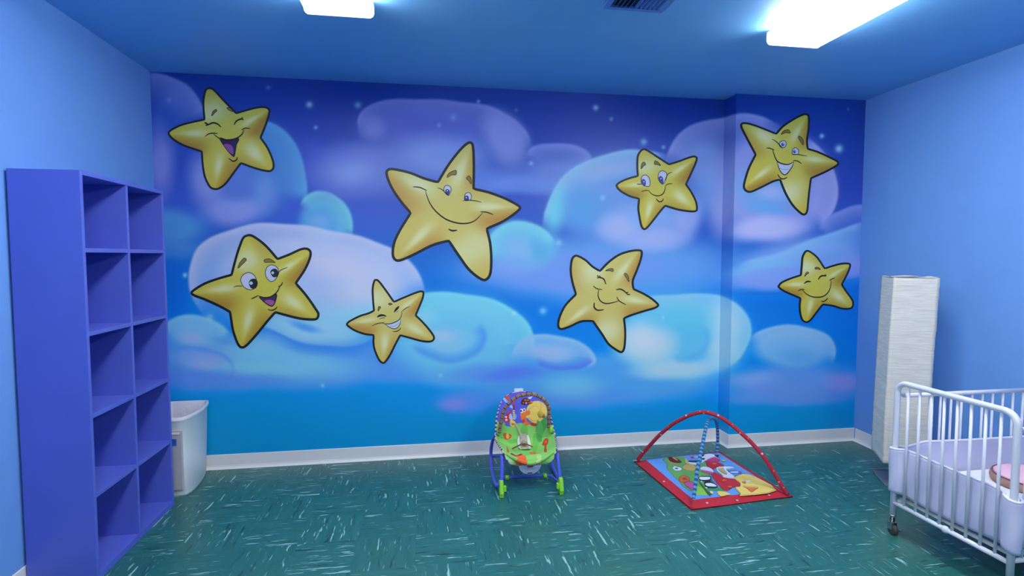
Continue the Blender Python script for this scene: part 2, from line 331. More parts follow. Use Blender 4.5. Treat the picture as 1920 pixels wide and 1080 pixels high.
c = MB().box((XL-.1, YF-.1, H), (XR+.1, YB+.15, H+.1)).build('ceiling', CEIL); tag(c, kind='structure')
o = MB().box((XL-.1, YF, 0), (XL, YB, H)).build('wall_left', PAINT); tag(o, kind='structure')
XN, YN = 3.460, 3.666   # right wall angled slightly before the corner, shaped so its far end shades darker
pl = [(XN, YF), (XN, YN), (XR, YC), (XR, YB), (XR+.1, YB), (XR+.1, YF)]
m = MB(); m.prism([(x, y, 0) for x, y in pl], [(x, y, H) for x, y in pl]); o = m.build('wall_right', PAINT); tag(o, kind='structure')
o = MB().box((XL-.1, YF-.1, 0), (XR+.1, YF, H)).build('wall_front', wall_paint('pale_paint', (214, 218, 224))); tag(o, kind='structure')
# baseboards: vinyl cove with a small toe
def cove(name, path, out):
    # path: list of (x, y) along the wall foot; out: unit vectors into the room per vertex
    prof = [(0, .102), (.004, .1025), (.006, .100), (.006, .026), (.009, .014), (.015, .006), (.022, .0015), (.022, 0), (0, 0)]
    P = [[(x+ox*d, y+oy*d, z) for (d, z) in prof] for (x, y), (ox, oy) in zip(path, out)]
    m = MB(); m.grid(P); m.add(P[0], [list(range(len(prof)))]); m.add(P[-1], [list(range(len(prof)))[::-1]])
    return tag(m.build(name, WHITE), kind='structure')
cove('baseboard_back', [(XL, YB), (XC, YB), (XC, YC), (XR, YC)], [(0, -1), (-1, -1), (-1, -1), (0, -1)])
cove('baseboard_left', [(XL, YF), (XL, YB-.023)], [(1, 0), (1, 0)])
cove('baseboard_right', [(XR-.001, YC-.023), (XN, YN), (XN, YF)], [(-1, 0), (-1, 0), (-1, 0)])
# mural wall: one painted wall with the boxed-out corner on the right
def mural_wall():
    st = .009; V = []; F = []
    def sheet(a, b, zs, fn):
        n = max(2, int(abs(b-a)/st)+1); U = np.linspace(a, b, n); Z = np.linspace(0, H, int(H/st)+1); base = len(V)
        for uu in U:
            for z in Z: V.append(fn(uu, z))
        nz = len(Z)
        for i in range(n-1):
            for j in range(nz-1): F.append((base+i*nz+j, base+(i+1)*nz+j, base+(i+1)*nz+j+1, base+i*nz+j+1))
    sheet(XL, XC, None, lambda x, z: (x, YB, z)); sheet(YB, YC, None, lambda y, z: (XC, y, z)); sheet(XC, XR, None, lambda x, z: (x, YC, z))
    A = np.array(V); X, Y = npx(A); C = paint(X, Y)/255.
    C = np.where(C <= .04045, C/12.92, ((np.clip(C, 0, 1)+.055)/1.055)**2.4)
    C = np.minimum(C/np.array((.70, .62, .72)), .95); n = len(V); back = [(XL-.1, YB, 0), (XR+.1, YB, 0), (XR+.1, YB+.1, 0), (XL-.1, YB+.1, 0)]
    m = MB(); m.add(V, F); m.box((XL-.1, YB+.002, 0), (XR+.1, YB+.15, H))
    C = np.concatenate([C, np.tile(C[:1], (8, 1))])
    return m.build('wall_back', mat('mural_paint', (60, 120, 210), rough=.45, vcol='paint', spec=.35), cols=C, merge=False, fixn=False)
tag(mural_wall(), kind='structure')
# ------------------------------------------------------------------ ceiling lights and vent
LENS = None
def ceiling_light(x, y0, label):
    # wraparound fluorescent: steel channel, white end plates, prismatic lens; y0 = far end
    t = empty('ceiling_light', (x, y0-.61, H)); tag(t, label, 'light', 'fluorescent ceiling lights')
    L2 = .61; body = mat('light_housing', (225, 228, 232), rough=.4)
    MB().box((-.075, -L2+.01, -.045), (.075, L2-.01, 0)).build('channel', body, t, bevel=.002)
    global LENS
    if LENS is None: LENS = mat('lit_lens', (240, 245, 250), rough=.3, emit=LAMP_POWER)
    prof = [(-.148, -.014), (-.158, -.018), (-.160, -.060), (-.154, -.074), (-.142, -.082), (.142, -.082), (.154, -.074), (.160, -.060), (.158, -.018), (.148, -.014), (.085, -.020), (-.085, -.020)]
    m = MB(); m.smooth = False; m.prism([(a, -L2+.012, z) for a, z in prof], [(a, L2-.012, z) for a, z in prof]); m.build('lens', LENS, t)
    for s in (-1, 1):
        e = MB(); pr = [(a*1.02, z*1.02) for a, z in prof[:10]]+[(.10, -.0), (-.10, -.0)]
        e.prism([(a, s*L2-.006*(s > 0), z) for a, z in pr], [(a, s*L2+.006*(s < 0), z) for a, z in pr]); e.build('end_cap', mat('light_end', (235, 240, 246), rough=.4, emit=1.2), t)
    return t
ceiling_light(-.386, 2.82, 'lit white fluorescent ceiling light above the left half, cut by the top edge')
ceiling_light(2.025, 2.82, 'lit white fluorescent ceiling light on the right, its whole end in view')
ceiling_light(-.386, .62, 'lit white fluorescent ceiling light behind the viewer on the left side')
ceiling_light(2.025, .62, 'lit white fluorescent ceiling light behind the viewer on the right side')
v = empty('ceiling_vent', (1.045, 2.52, H)); tag(v, 'blue painted square air vent in the ceiling between the two lights', 'vent')
VP = mat('vent_paint', (88, 140, 222), rough=.45); VD = mat('vent_shade', (20, 32, 60), rough=.9)
m = MB()
for a, b in (((-.155, -.16, -.012), (.155, -.13, 0)), ((-.155, .15, -.012), (.155, .18, 0)), ((-.155, -.13, -.012), (-.125, .15, 0)), ((.125, -.13, -.012), (.155, .15, 0))): m.box(a, b)
m.build('frame', VP, v, bevel=.003)
MB().box((-.125, -.13, -.002), (.125, .15, 0)).build('slot_shade', VD, v)  # dark sheet standing in for the shade inside the open slots
for k in range(11):
    x = -.112+k*.0225; s = 1 if k > 4 else -1
    m = MB(); m.prism([(x-.001, -.13, -.003), (x+.001, -.13, -.003), (x+.001+.009*s, -.13, -.014), (x-.001+.009*s, -.13, -.014)], [(x-.001, .15, -.003), (x+.001, .15, -.003), (x+.001+.009*s, .15, -.014), (x-.001+.009*s, .15, -.014)]); m.build('louver', VP, v)
# light switch on the right wall, half behind the paper lamp
sw = MB().box((XN-.006, 3.228, .99), (XN, 3.305, 1.105)).build('light_switch', mat('switch_white', (225, 226, 228), rough=.4), bevel=.003)
tag(sw, 'small white switch plate on the right wall beside the paper lamp shade', 'switch')
MB().box((XN-.014, 3.262, 1.035), (XN-.005, 3.271, 1.06)).build('toggle', MATS['switch_white'], sw)
# ------------------------------------------------------------------ stars on the mural
# each star: sheet origin, scale, wall depth, five lobes (first point of a lobe is the notch before it), face features, label
STARS = [
 (280,130,4.0,YB,[[(655,322),(720,303),(800,282),(870,278),(905,300),(905,340),(880,420)],[(843,512),(890,580),(930,670),(940,730),(920,765),(880,770),(790,748)],[(690,712),(640,780),(580,860),(530,898),(490,905),(450,885),(412,810),(395,720)],[(388,622),(320,600),(240,570),(170,525),(140,485),(155,455),(230,415),(320,390)],[(408,372),(400,290),(402,220),(418,155),(450,135),(490,150),(560,225)]],
  [('brow',[(470,350),(478,320),(500,302),(508,312),(490,330)]),('brow',[(583,290),(605,290),(630,318),(600,308)]),
   ('lid',8,[(420,405),(445,415),(480,402),(515,412),(540,435)],[(416,398),(440,412)],[(426,424),(447,416)]),('lid',8,[(637,418),(655,390),(685,375),(710,378)],[(700,360),(696,380)],[(690,368),(686,380)]),
   ('mouth',(52,32,84),[(530,518),(600,532),(672,520),(655,570),(640,650),(620,645),(580,600)],(152,84,158),[(560,570),(590,560),(625,580),(632,635),(600,620)]),
   ('smile',7,[(485,487),(530,520),(590,530),(650,520),(695,490),(712,455)],[(420,505),(450,485),(485,480),(515,483)],[(692,458),(720,443),(758,445)]),('chin',7,[(597,668),(630,690),(655,680),(662,658)])],
  'laughing yellow star with open mouth, at the upper left of the mural by the shelf'),
 (680,230,3.2735,YB,[[(458,357),(520,255),(590,165),(640,120),(670,118),(685,150),(690,260)],[(688,400),(780,422),(880,460),(955,500),(973,520),(955,550),(870,610)],[(770,655),(790,740),(797,840),(790,930),(760,970),(720,965),(650,910),(590,830)],[(525,733),(430,760),(320,815),(240,850),(200,850),(178,815),(185,740),(220,660)],[(285,555),(230,490),(170,400),(140,320),(150,285),(190,278),(290,300),(380,335)]],
  [('brow',[(518,337),(530,310),(572,293),(572,320),(545,322)]),('brow',[(636,342),(652,327),(665,345),(666,377),(652,358)]),
   ('eye',(48,58,140),[(498,408),(508,388),(530,388),(543,405),(538,430),(525,447),(505,430)],[(508,415),(520,408),(535,420),(526,445),(510,430)],(520,419,4.5),[(458,400),(485,410),(510,432),(527,450)]),
   ('eye',(48,58,140),[(625,455),(632,435),(655,430),(667,450),(660,474),(628,478)],[(623,465),(630,450),(648,452),(650,476),(627,477)],(636,461,4.5),[(613,480),(650,476),(690,480),(728,488)]),
   ('smile',6,[(385,420),(410,490),(450,545),(510,592),(580,616),(640,618),(690,600),(735,555)],[(308,394),(350,398),(395,418)],[(722,548),(760,550),(802,565)]),('chin',7,[(527,653),(550,663),(580,660)])],
  'largest yellow star with a wide closed smile, in the middle of the mural'),
 (1120,250,5.142,YB,[[(690,290),(780,262),(880,225),(935,215),(965,235),(955,290),(915,380)],[(863,492),(910,560),(955,650),(968,720),(955,755),(900,762),(780,745)],[(655,708),(610,760),(540,850),(480,920),(445,932),(415,895),(395,800),(385,720)],[(392,637),(310,615),(220,565),(178,515),(190,480),(250,445),(320,420)],[(380,405),(375,320),(380,220),(410,165),(445,145),(490,160),(590,225)]],
  [('brow',[(420,343),(425,300),(445,278),(463,300),(440,320)]),('brow',[(550,300),(553,267),(585,280),(608,312),(575,300)]),
   ('eye',(62,72,170),[(420,450),(430,415),(460,402),(490,420),(505,465),(498,510),(455,508),(428,490)],[(425,455),(445,440),(465,465),(460,505),(432,488)],(446,468,7),[(378,488),(400,492),(428,487)]),
   ('eye',(62,72,170),[(583,430),(590,385),(615,363),(650,370),(668,400),(655,450),(630,490),(600,470)],[(588,430),(605,412),(630,430),(635,480),(620,490),(595,460)],(611,438,7),[(650,455),(668,410),(690,385),(718,376)]),
   ('smile',7,[(495,560),(530,590),(575,603),(620,592),(645,555),(655,508)],[(420,563),(460,552),(500,553)],[(650,508),(680,490),(722,484)]),('chin',8,[(563,630),(590,658),(620,655),(635,630)])],
  'yellow star with round blue eyes looking sideways, just left of the wall corner'),
 (1360,190,4.5,YC,[[(425,265),(480,205),(570,145),(650,105),(690,105),(710,135),(708,230),(695,330)],[(700,395),(780,420),(880,465),(945,500),(957,522),(940,550),(850,600)],[(728,655),(715,750),(705,850),(695,930),(670,962),(630,950),(560,880),(500,780)],[(455,670),(400,685),(300,735),(220,770),(175,765),(148,730),(155,670),(190,560)],[(245,450),(210,385),(160,290),(125,215),(135,182),(180,178),(260,200),(350,235)]],
  [('brow',[(468,280),(490,250),(530,242),(543,268),(505,266)]),('brow',[(612,305),(625,295),(650,325),(655,368),(635,345)]),
   ('eye',(58,96,176),[(450,365),(465,340),(495,333),(510,355),(500,385),(480,392),(462,385)],[(466,366),(481,351),(496,366),(481,381)],(484,362,4),[(388,318),(425,340),(460,375),(482,402)]),
   ('eye',(58,96,176),[(560,430),(565,405),(590,392),(612,410),(612,445),(585,450),(563,448)],[(567,425),(580,411),(593,425),(580,440)],(583,421,4),[(560,447),(610,450),(685,463)]),
   ('teeth',[(428,495),(455,525),(510,535),(572,520),(555,560),(515,612),(488,618),(455,580)],[(445,562),(490,575),(535,572)]),
   ('smile',7,[(395,405),(415,470),(440,510),(485,530),(530,533),(575,510)],[(342,395),(375,398),(412,412)],[(568,500),(605,505),(640,528)],[(428,492),(455,580),(488,618),(515,612),(555,560),(574,515)]),('chin',7,[(438,615),(460,648),(490,655),(520,640)])],
  'grinning yellow star with white teeth and blue eyes, at the upper right of the mural'),
 (340,420,4.1535,YB,[[(752,262),(840,228),(930,188),(985,185),(1015,215),(1010,270),(970,360)],[(903,460),(980,550),(1050,650),(1077,700),(1060,745),(1000,752),(900,740)],[(735,697),(680,760),(590,870),(510,955),(465,968),(430,930),(395,830),(380,740)],[(372,690),(290,645),(180,595),(100,565),(72,540),(90,510),(180,455),(290,415)],[(385,388),(410,290),(440,190),(475,105),(515,80),(560,85),(640,140),(700,200)]],
  [('brow',[(443,345),(455,305),(490,265),(508,280),(475,315)]),('brow',[(650,278),(690,272),(732,300),(690,297),(652,298)]),
   ('eye',(42,42,50),[(465,440),(480,400),(520,378),(560,390),(585,430),(580,490),(540,512),(490,490)],[(527,460),(545,430),(580,428),(597,460),(580,500),(545,500)],(545,460,14),[(408,492),(440,482),(478,485)]),
   ('eye',(42,42,50),[(655,380),(670,335),(705,318),(745,335),(760,380),(735,430),(700,448),(668,420)],[(695,380),(705,355),(735,348),(757,375),(745,410),(715,412)],(713,380,12),[(752,395),(775,360),(830,337)]),
   ('mouth',(72,42,96),[(610,566),(680,575),(742,545),(735,600),(715,635),(690,635),(645,605)],(172,92,160),[(650,600),(690,590),(725,602),(712,633),(680,628)]),
   ('smile',7,[(605,560),(650,572),(700,565),(745,530),(770,485)],[(545,583),(575,570),(605,555)],[(755,490),(780,475),(790,452)],[(612,568),(645,605),(690,635),(715,635),(735,600),(742,545)]),('chin',6,[(675,663),(705,672),(735,660),(747,643)])],
  'yellow star with big dark round eyes and open mouth, lower left of the mural'),
 (630,500,5.4,YB,[[(590,345),(680,305),(790,260),(860,240),(893,255),(890,310),(860,390)],[(818,490),(880,550),(950,630),(1000,705),(990,750),(940,768),(850,758),(750,730)],[(655,705),(610,790),(560,890),(510,965),(475,983),(430,950),(385,850),(370,770)],[(372,700),(290,690),(190,655),(115,605),(103,575),(140,540),(240,490),(320,465)],[(375,440),(365,330),(362,220),(380,140),(405,125),(440,140),(510,230)]],
  [('brow',[(428,448),(428,415),(440,402),(453,412),(440,430)]),('brow',[(532,375),(550,368),(570,378),(545,388)]),
   ('lidfill',[(415,512),(430,490),(460,480),(495,488),(512,505),(475,500),(440,508)],5,[(438,532),(465,520),(497,517)]),('lidfill',[(588,465),(595,435),(615,410),(640,397),(632,425),(608,448)],4,[(610,465),(622,452),(637,443)]),
   ('teeth',[(500,580),(560,575),(610,555),(658,525),(650,580),(620,622),(580,625),(540,605)],[(545,600),(590,600),(640,570)]),
   ('smile',6,[(470,568),(500,578),(560,575),(620,550),(655,515),(668,460)],[(500,582),(540,612),(590,628),(625,615),(650,575),(658,530)],[(365,600),(420,575),(490,563)],[(660,460),(700,425),(748,402)]),('chin',6,[(573,655),(610,655),(640,640),(658,615)])],
  'small laughing yellow star with closed eyes and white teeth, below the largest star'),
 (1020,450,4.6957,YB,[[(490,262),(560,190),(650,125),(750,90),(840,82),(868,105),(860,170),(825,270),(790,360)],[(795,425),(880,465),(960,515),(1013,570),(980,605),(880,635),(770,670)],[(712,695),(722,780),(722,880),(712,960),(685,995),(640,980),(560,920),(500,830)],[(425,722),(330,725),(240,765),(170,790),(130,785),(115,745),(130,670),(180,570)],[(270,475),(240,370),(225,270),(235,175),(262,135),(300,132),(370,170),(430,225)]],
  [('brow',[(540,272),(570,255),(605,253),(605,278),(575,270)]),('brow',[(705,305),(718,293),(740,320),(745,368),(725,335)]),
   ('lid',8,[(465,335),(490,330),(525,345),(543,390)],[(467,310),(480,332)],[(485,312),(497,334)]),('lid',8,[(632,438),(670,432),(705,450),(735,480)],[(718,464),(742,460)],[(728,480),(757,478)]),
   ('smile',7,[(480,440),(475,490),(495,535),(540,558),(600,552),(655,535)],[(430,403),(465,428),(512,437)],[(638,498),(660,535),(720,570)]),('chin',9,[(442,550),(440,590),(470,617),(525,612)])],
  'yellow star with closed lashed eyes and puffed cheeks, low left of the wall corner'),
 (1440,450,6.3556,YC,[[(678,328),(760,300),(870,272),(950,270),(985,290),(975,350),(940,430)],[(887,530),(940,610),(1010,710),(1020,770),(1000,815),(950,830),(870,825),(770,795)],[(655,778),(620,820),(560,900),(500,970),(450,988),(400,960),(372,880),(365,790)],[(373,700),(290,665),(180,615),(120,570),(118,540),(160,495),(260,450)],[(380,410),(390,300),(400,200),(430,140),(462,118),(510,135),(590,200)]],
  [('brow',[(435,435),(445,395),(470,380),(480,395),(455,410)]),('brow',[(555,345),(565,325),(600,330),(620,352),(590,345)]),
   ('lid',12,[(425,520),(450,500),(475,493),(505,497)]),('lid',12,[(592,472),(620,435),(655,425),(690,428)],[(682,408),(672,435)]),
   ('smile',9,[(405,595),(450,640),(510,672),(580,682),(650,672),(705,630),(735,570),(748,485)],[(355,607),(385,590),(430,590)],[(725,485),(755,465),(793,452)]),('chin',9,[(625,725),(655,732),(690,712),(705,688)])],
  'smallest yellow star with closed eyes, low at the right end of the mural'),
]
INK = mat('black_outline', (14, 26, 34), rough=.5); INKB = mat('brown_line', (36, 28, 16), rough=.5); BROW = mat('brow_olive', (150, 130, 60), rough=.5)
EYEW = mat('eye_white', (214, 218, 240), rough=.5); YEL = mat('star_yellow', (230, 200, 80), rough=.5, vcol='paint')
def outline(lobes, k=7):
    out = []
    n = len(lobes)
    for i, lb in enumerate(lobes):
        seq = lb+[lobes[(i+1) % n][0]]; out += cr(seq, k)[:-1]
    return np.array(out)
def offset(P, d):
    A = np.roll(P, 1, 0); B = np.roll(P, -1, 0); T = B-A; T /= np.maximum(np.hypot(T[:, 0], T[:, 1])[:, None], 1e-6)
    ar = .5*np.sum(P[:, 0]*B[:, 1]-B[:, 0]*P[:, 1]); sg = 1 if ar > 0 else -1
    return P+np.stack([-T[:, 1], T[:, 0]], 1)*d*sg
def make_star(x0, y0, s, wy, lobes, feats, label):
    def w(p, lift): q = at(x0+p[0]/s, y0+p[1]/s, 1, wy); return Vector((q.x, wy-lift, q.z))
    P = outline(lobes); c2 = P.mean(0); ctr = w(c2, 0)
    t = empty('mural_star', tuple(ctr)); tag(t, label, 'star', 'smiling yellow stars on the mural')
    def loc(p, lift): return w(p, lift)-ctr
    m = MB(); m.prism([loc(p, .0003) for p in P], [loc(p, .003) for p in P]); m.build('outline', INK, t, fixn=True)
    # yellow body: fine net, painted with the drawing's own highlights
    bw = 5.2*s if s < 4.4 else 4.2*s
    bw = {3.2735: 16, 4.0: 15, 5.142: 19, 4.5: 17, 4.1535: 19, 5.4: 20, 4.6957: 19, 6.3556: 22}[s]
    Q = offset(P, bw); nb = len(Q)
    keep = inside([tuple(p) for p in P], Q[:, 0], Q[:, 1]); Q = Q[keep]; nb = len(Q)
    step = 2.2*s; lo, hi = Q.min(0), Q.max(0)
    gx, gy = np.meshgrid(np.arange(lo[0], hi[0], step), np.arange(lo[1], hi[1], step)); G = np.stack([gx.ravel(), gy.ravel()], 1)
    ins = inside([tuple(p) for p in Q], G[:, 0], G[:, 1]); G = G[ins]
    dm = np.min(np.hypot(G[:, None, 0]-Q[None, :, 0], G[:, None, 1]-Q[None, :, 1]), 1); G = G[dm > step*.5]
    A = np.concatenate([Q, G]); r = delaunay_2d_cdt([Vector(p) for p in A], [(i, (i+1) % nb) for i in range(nb)], [], 2, 1e-4)
    pts = np.array([tuple(v) for v in r[0]]); fs = r[2]
    cen = np.mean([np.array(lb[0]) for lb in lobes], 0)
    tips = [max(lb, key=lambda p: (p[0]-cen[0])**2+(p[1]-cen[1])**2) for lb in lobes]
    dirs = [(np.array(tp)-cen) for tp in tips]; R = [np.hypot(*d) for d in dirs]; D = [d/r_ for d, r_ in zip(dirs, R)]
    rel = pts-cen; rad = np.hypot(rel[:, 0], rel[:, 1])
    best = np.argmax(np.stack([(rel@d)/np.maximum(rad, 1e-6) for d in D], 1), 1)
    Rm = np.mean(R); C = np.zeros((len(pts), 3)); pl_ = 1.0 if x0 in (680, 630, 1020) else 0.0; base = np.array((224+3*pl_, 212-2*pl_, 80+34*pl_)); pale = np.array((240, 240, 188.)); dark = np.array((184+20*pl_, 138+6*pl_, 40+18*pl_)); soft = np.array((218+6*pl_, 188+2*pl_, 58+30*pl_))
    Ld = np.array((-.45, -.9)); Ld /= np.hypot(*Ld)
    for i in range(len(pts)):
        cs = np.array([rel[i]@d/max(rad[i], 1e-6) for d in D]); wk = np.exp(9*(cs-cs.max())); wk /= wk.sum(); sh = li = tt = 0
        for k in range(5):
            # side: + towards the drawing's upper left; neighbouring arms blend into each other
            d = D[k]; t1 = rel[i]@d/R[k]; pn = np.array((-d[1], d[0])); wd = R[k]*(.48*(1-t1)+.08); q = np.clip(rel[i]@pn/max(wd, 1), -1, 1); side = pn*q@Ld
            arm = np.clip((t1-.16)/.35, 0, 1); arm = arm*arm*(3-2*arm)
            sh += wk[k]*np.clip((-side-.0)/.6, 0, 1)**.8*arm; li += wk[k]*math.exp(-((side-.10)/.17)**2)*math.exp(-((t1-.55)/.22)**2); tt += wk[k]*t1
        dn = np.clip((rel[i][1]/Rm+.3)/1.4, 0, 1)
        cc = base*(1-dn*.6)+soft*dn*.6; cc = cc*(1-sh*.95)+dark*sh*.95; cc = cc*(1-li*.9)+pale*li*.9
        tipd = np.clip((tt-.78)/.22, 0, 1)*.35; cc = cc*(1-tipd)+soft*tipd
        C[i] = cc
    C = C/255.; C = np.where(C <= .04045, C/12.92, ((C+.055)/1.055)**2.4)
    m = MB(); m.add([loc(p, .0036) for p in pts], [list(f_) for f_ in fs]); m.build('star_body', YEL, t, cols=C, merge=False, fixn=False)
    def fill(mb, poly, lift, k=5, smooth=True):
        q = cr(poly, k, True) if smooth else poly
        mb.add([loc(p, lift) for p in q], [list(range(len(q)))])
    def stroke(mb, wd, pts_, lift, taper=True):
        q = np.array(cr(pts_, 8)); T = np.gradient(q, axis=0); T /= np.hypot(T[:, 0], T[:, 1])[:, None]; n = len(q)
        ww = np.array([wd*.5*((.25+.75*math.sin(PI*min(1, (i+.5)/n)) ** .6) if taper else 1) for i in range(n)])[:, None]
        N_ = np.stack([-T[:, 1], T[:, 0]], 1); a = q+N_*ww; b = q-N_*ww
        mb.add([loc(p, lift) for p in a]+[loc(p, lift) for p in b], [(i, i+1, n+i+1, n+i) for i in range(n-1)])
    def ring(poly, wd, mb, lift):
        q = np.array(cr(poly, 5, True)+[poly[0]]); T = np.roll(q[:-1], -1, 0)-np.roll(q[:-1], 1, 0); T /= np.hypot(T[:, 0], T[:, 1])[:, None]; N_ = np.stack([-T[:, 1], T[:, 0]], 1)*wd*.5
        a = q[:-1]+N_; b = q[:-1]-N_; n = len(a); mb.add([loc(p, lift) for p in a]+[loc(p, lift) for p in b], [(i, (i+1) % n, n+(i+1) % n, n+i) for i in range(n)])
    for f in feats:
        k = f[0]
        if k == 'brow':
            m = MB(); fill(m, f[1], .0042, smooth=True); b = m.build('eyebrow', BROW, t, fixn=False); m = MB(); ring(f[1], 1.1*s, m, .0046); m.build('brow_outline', INKB, b, fixn=False)
        elif k == 'eye':
            m = MB(); fill(m, f[2], .0042); e = m.build('eye', EYEW, t, fixn=False)
            m = MB(); fill(m, f[3], .0046); ir = m.build('iris', mat('iris_%d_%d' % (f[1][0], f[1][2]), f[1], rough=.4), e, fixn=False)
            if f[1][2] > 100:
                cx, cy = np.mean(f[3], 0); m = MB(); fill(m, [(cx-.9*s*1.1, cy), (cx, cy-1.3*s), (cx+.9*s*1.1, cy), (cx, cy+1.3*s)], .0049); m.build('pupil', INK, e, fixn=False)
            hx, hy, hr = f[4]; m = MB(); fill(m, [(hx-hr, hy), (hx, hy-hr), (hx+hr, hy), (hx, hy+hr)], .0052); m.build('glint', EYEW, e, fixn=False)
            m = MB(); ring(f[2], 1.15*s, m, .0055); stroke(m, 1.5*s, f[5], .0057); m.build('eye_outline', INK, e, fixn=False)
        elif k in ('lid', 'smile', 'chin'):
            m = MB(); stroke(m, f[1]*1.5, f[2], .0054)
            for e in f[3:]: stroke(m, f[1]*1.2, e, .0056)
            m.build({'lid': 'closed_eye', 'smile': 'smile', 'chin': 'chin_line'}[k], INKB, t, fixn=False)
        elif k == 'lidfill':
            m = MB(); fill(m, f[1], .0045); stroke(m, f[2], f[3], .0047); m.build('closed_eye', INK, t, fixn=False)
        elif k == 'mouth':
            m = MB(); fill(m, f[2], .0042); mo = m.build('mouth', mat('mouth_%d' % f[1][0], f[1], rough=.5), t, fixn=False)
            m = MB(); fill(m, f[4], .0046); m.build('tongue', mat('tongue_%d' % f[3][0], f[3], rough=.5), mo, fixn=False)
            m = MB(); ring(f[2], 1.3*s, m, .0049); m.build('lip_line', INKB, mo, fixn=False)
        elif k == 'teeth':
            m = MB(); fill(m, f[1], .0042); te = m.build('teeth', EYEW, t, fixn=False)
            m = MB(); stroke(m, .8*s, f[2], .0046); m.build('tooth_line', mat('tooth_grey', (120, 126, 180)), te, fixn=False)
    return t
for S_ in STARS: make_star(*S_)
# ------------------------------------------------------------------ purple cubby shelf
PUR = mat('purple_paint', (86, 103, 206), rough=.42, noise=.03, bump=.03, bscale=60)
def shelf():
    x0, x1, y0, y1, h, th = -1.784, -1.496, 2.736, 3.532, 1.886, .02
    t = empty('cubby_shelf', ((x0+x1)/2, (y0+y1)/2, 0)); tag(t, 'tall purple painted shelf of ten open cubbies against the left wall', 'shelf')
    o = Vector(t.location)
    def bx(name, a, b, bev=.002):
        return MB().box(Vector(a)-o, Vector(b)-o).build(name, PUR, t, bevel=bev)
    bx('side_panel', (x0, y0, 0), (x1, y0+th, h)); bx('side_panel', (x0, y1-th, 0), (x1, y1, h))
    bx('top_panel', (x0, y0+th, h-th), (x1, y1-th, h)); bx('back_panel', (x0, y0+th, .02), (x0+.008, y1-th, h-th))
    bx('bottom_panel', (x0+.008, y0+th, .0), (x1-.002, y1-th, .036))
    yc = (y0+y1)/2-.004; bx('divider', (x0+.008, yc-th/2, .036), (x1-.001, yc+th/2, h-th))
    for z in (.411, .782, 1.161, 1.541):
        for a, b in ((y0+th, yc-th/2), (yc+th/2, y1-th)): bx('shelf_board', (x0+.008, a, z-th), (x1-.001, b, z))
shelf()
# ------------------------------------------------------------------ waste bin
def bin_():
    t = empty('waste_bin', (-1.62, 3.87, 0)); tag(t, 'white plastic waste bin with liner between the purple shelf and the mural wall', 'bin')
    BW = mat('bin_plastic', (230, 234, 236), rough=.38, bump=.02, bscale=120)
    base = [(-1.486, 3.664), (-1.470, 3.700), (-1.464, 3.75), (-1.466, 3.84), (-1.476, 3.92), (-1.488, 3.99), (-1.505, 4.06), (-1.53, 4.075), (-1.62, 4.08), (-1.71, 4.075), (-1.735, 4.06), (-1.75, 3.99), (-1.762, 3.92), (-1.768, 3.84), (-1.77, 3.75), (-1.768, 3.70), (-1.752, 3.664), (-1.70, 3.656), (-1.62, 3.652), (-1.54, 3.656)]
    top = [(-1.494, 3.668), (-1.474, 3.715), (-1.462, 3.78), (-1.458, 3.86), (-1.464, 3.94), (-1.474, 4.01), (-1.492, 4.068), (-1.53, 4.082), (-1.62, 4.084), (-1.71, 4.082), (-1.74, 4.066), (-1.76, 4.00), (-1.77, 3.92), (-1.772, 3.84), (-1.772, 3.76), (-1.764, 3.705), (-1.742, 3.668), (-1.70, 3.655), (-1.62, 3.648), (-1.545, 3.654)]
    B = cr(base, 3, True); T = cr(top, 3, True); n = len(B); cx, cy = -1.62, 3.87
    def ringp(f, z, s=1.0, lift=0):
        return [((b[0]*(1-f)+t_[0]*f-cx)*s, (b[1]*(1-f)+t_[1]*f-cy)*s, z+lift) for b, t_ in zip(B, T)]
    zs = [(0, 0, .965), (0, .012, .985), (.02, .035, .985), (.03, .04, 1), (.5, .25, 1), (1, .47, 1), (1, .478, 1.035), (1, .492, 1.04), (1, .497, 1.02), (1, .494, .985), (1, .47, .97), (.5, .25, .965), (.05, .03, .95)]
    m = MB(); m.smooth = True; rows = [ringp(f, z, s) for f, z, s in zs]; m.grid([list(c) for c in zip(*rows)], closed=True)
    m.add(rows[0], [list(range(n))]); m.add(rows[-1], [list(range(n))]); m.build('body', BW, t)
    # recessed grip panel on the front
    GP = mat('bin_recess', (186, 184, 192), rough=.5)
    m = MB(); m.box((-.12, -.2225, .042), (.131, -.205, .425)); m.build('recessed_panel', GP, t, bevel=.006)
    MB().box((-.105, -.2265, .398), (.118, -.2215, .412)).build('grip_lip', BW, t, bevel=.004)
    MB().box((.055, -.2242, .33), (.100, -.2220, .372)).build('sticker', mat('sticker_blue', (30, 110, 190), rough=.5), t)
    # liner folded inside and over the rim
    LN = mat('bin_liner', (222, 222, 230), rough=.28, bump=.9, bscale=16)
    rnd = random.Random(4); m = MB(); m.smooth = True; rows = []
    for j, (f, z, s) in enumerate([(1, .484, 1.05), (1, .501, 1.045), (1, .503, 1.0), (1, .497, .965), (.9, .42, .94), (.7, .3, .88), (.4, .15, .8), (.2, .08, .6), (.1, .06, .2)]):
        ph = rnd.random()*6; r0 = ringp(f, z, 1)
        rows.append([(x*(s+(.03 if 3 < j < 8 else .0015)*math.sin(9*k/n*2*PI+ph)+(.018 if 3 < j < 8 else 0)*math.sin(23*k/n*2*PI)), y*(s+(.03 if 3 < j < 8 else .0015)*math.sin(7*k/n*2*PI+ph)), z_) for k, (x, y, z_) in enumerate(r0)])
    m.grid([list(c) for c in zip(*rows)], closed=True); m.build('liner', LN, t)
bin_()
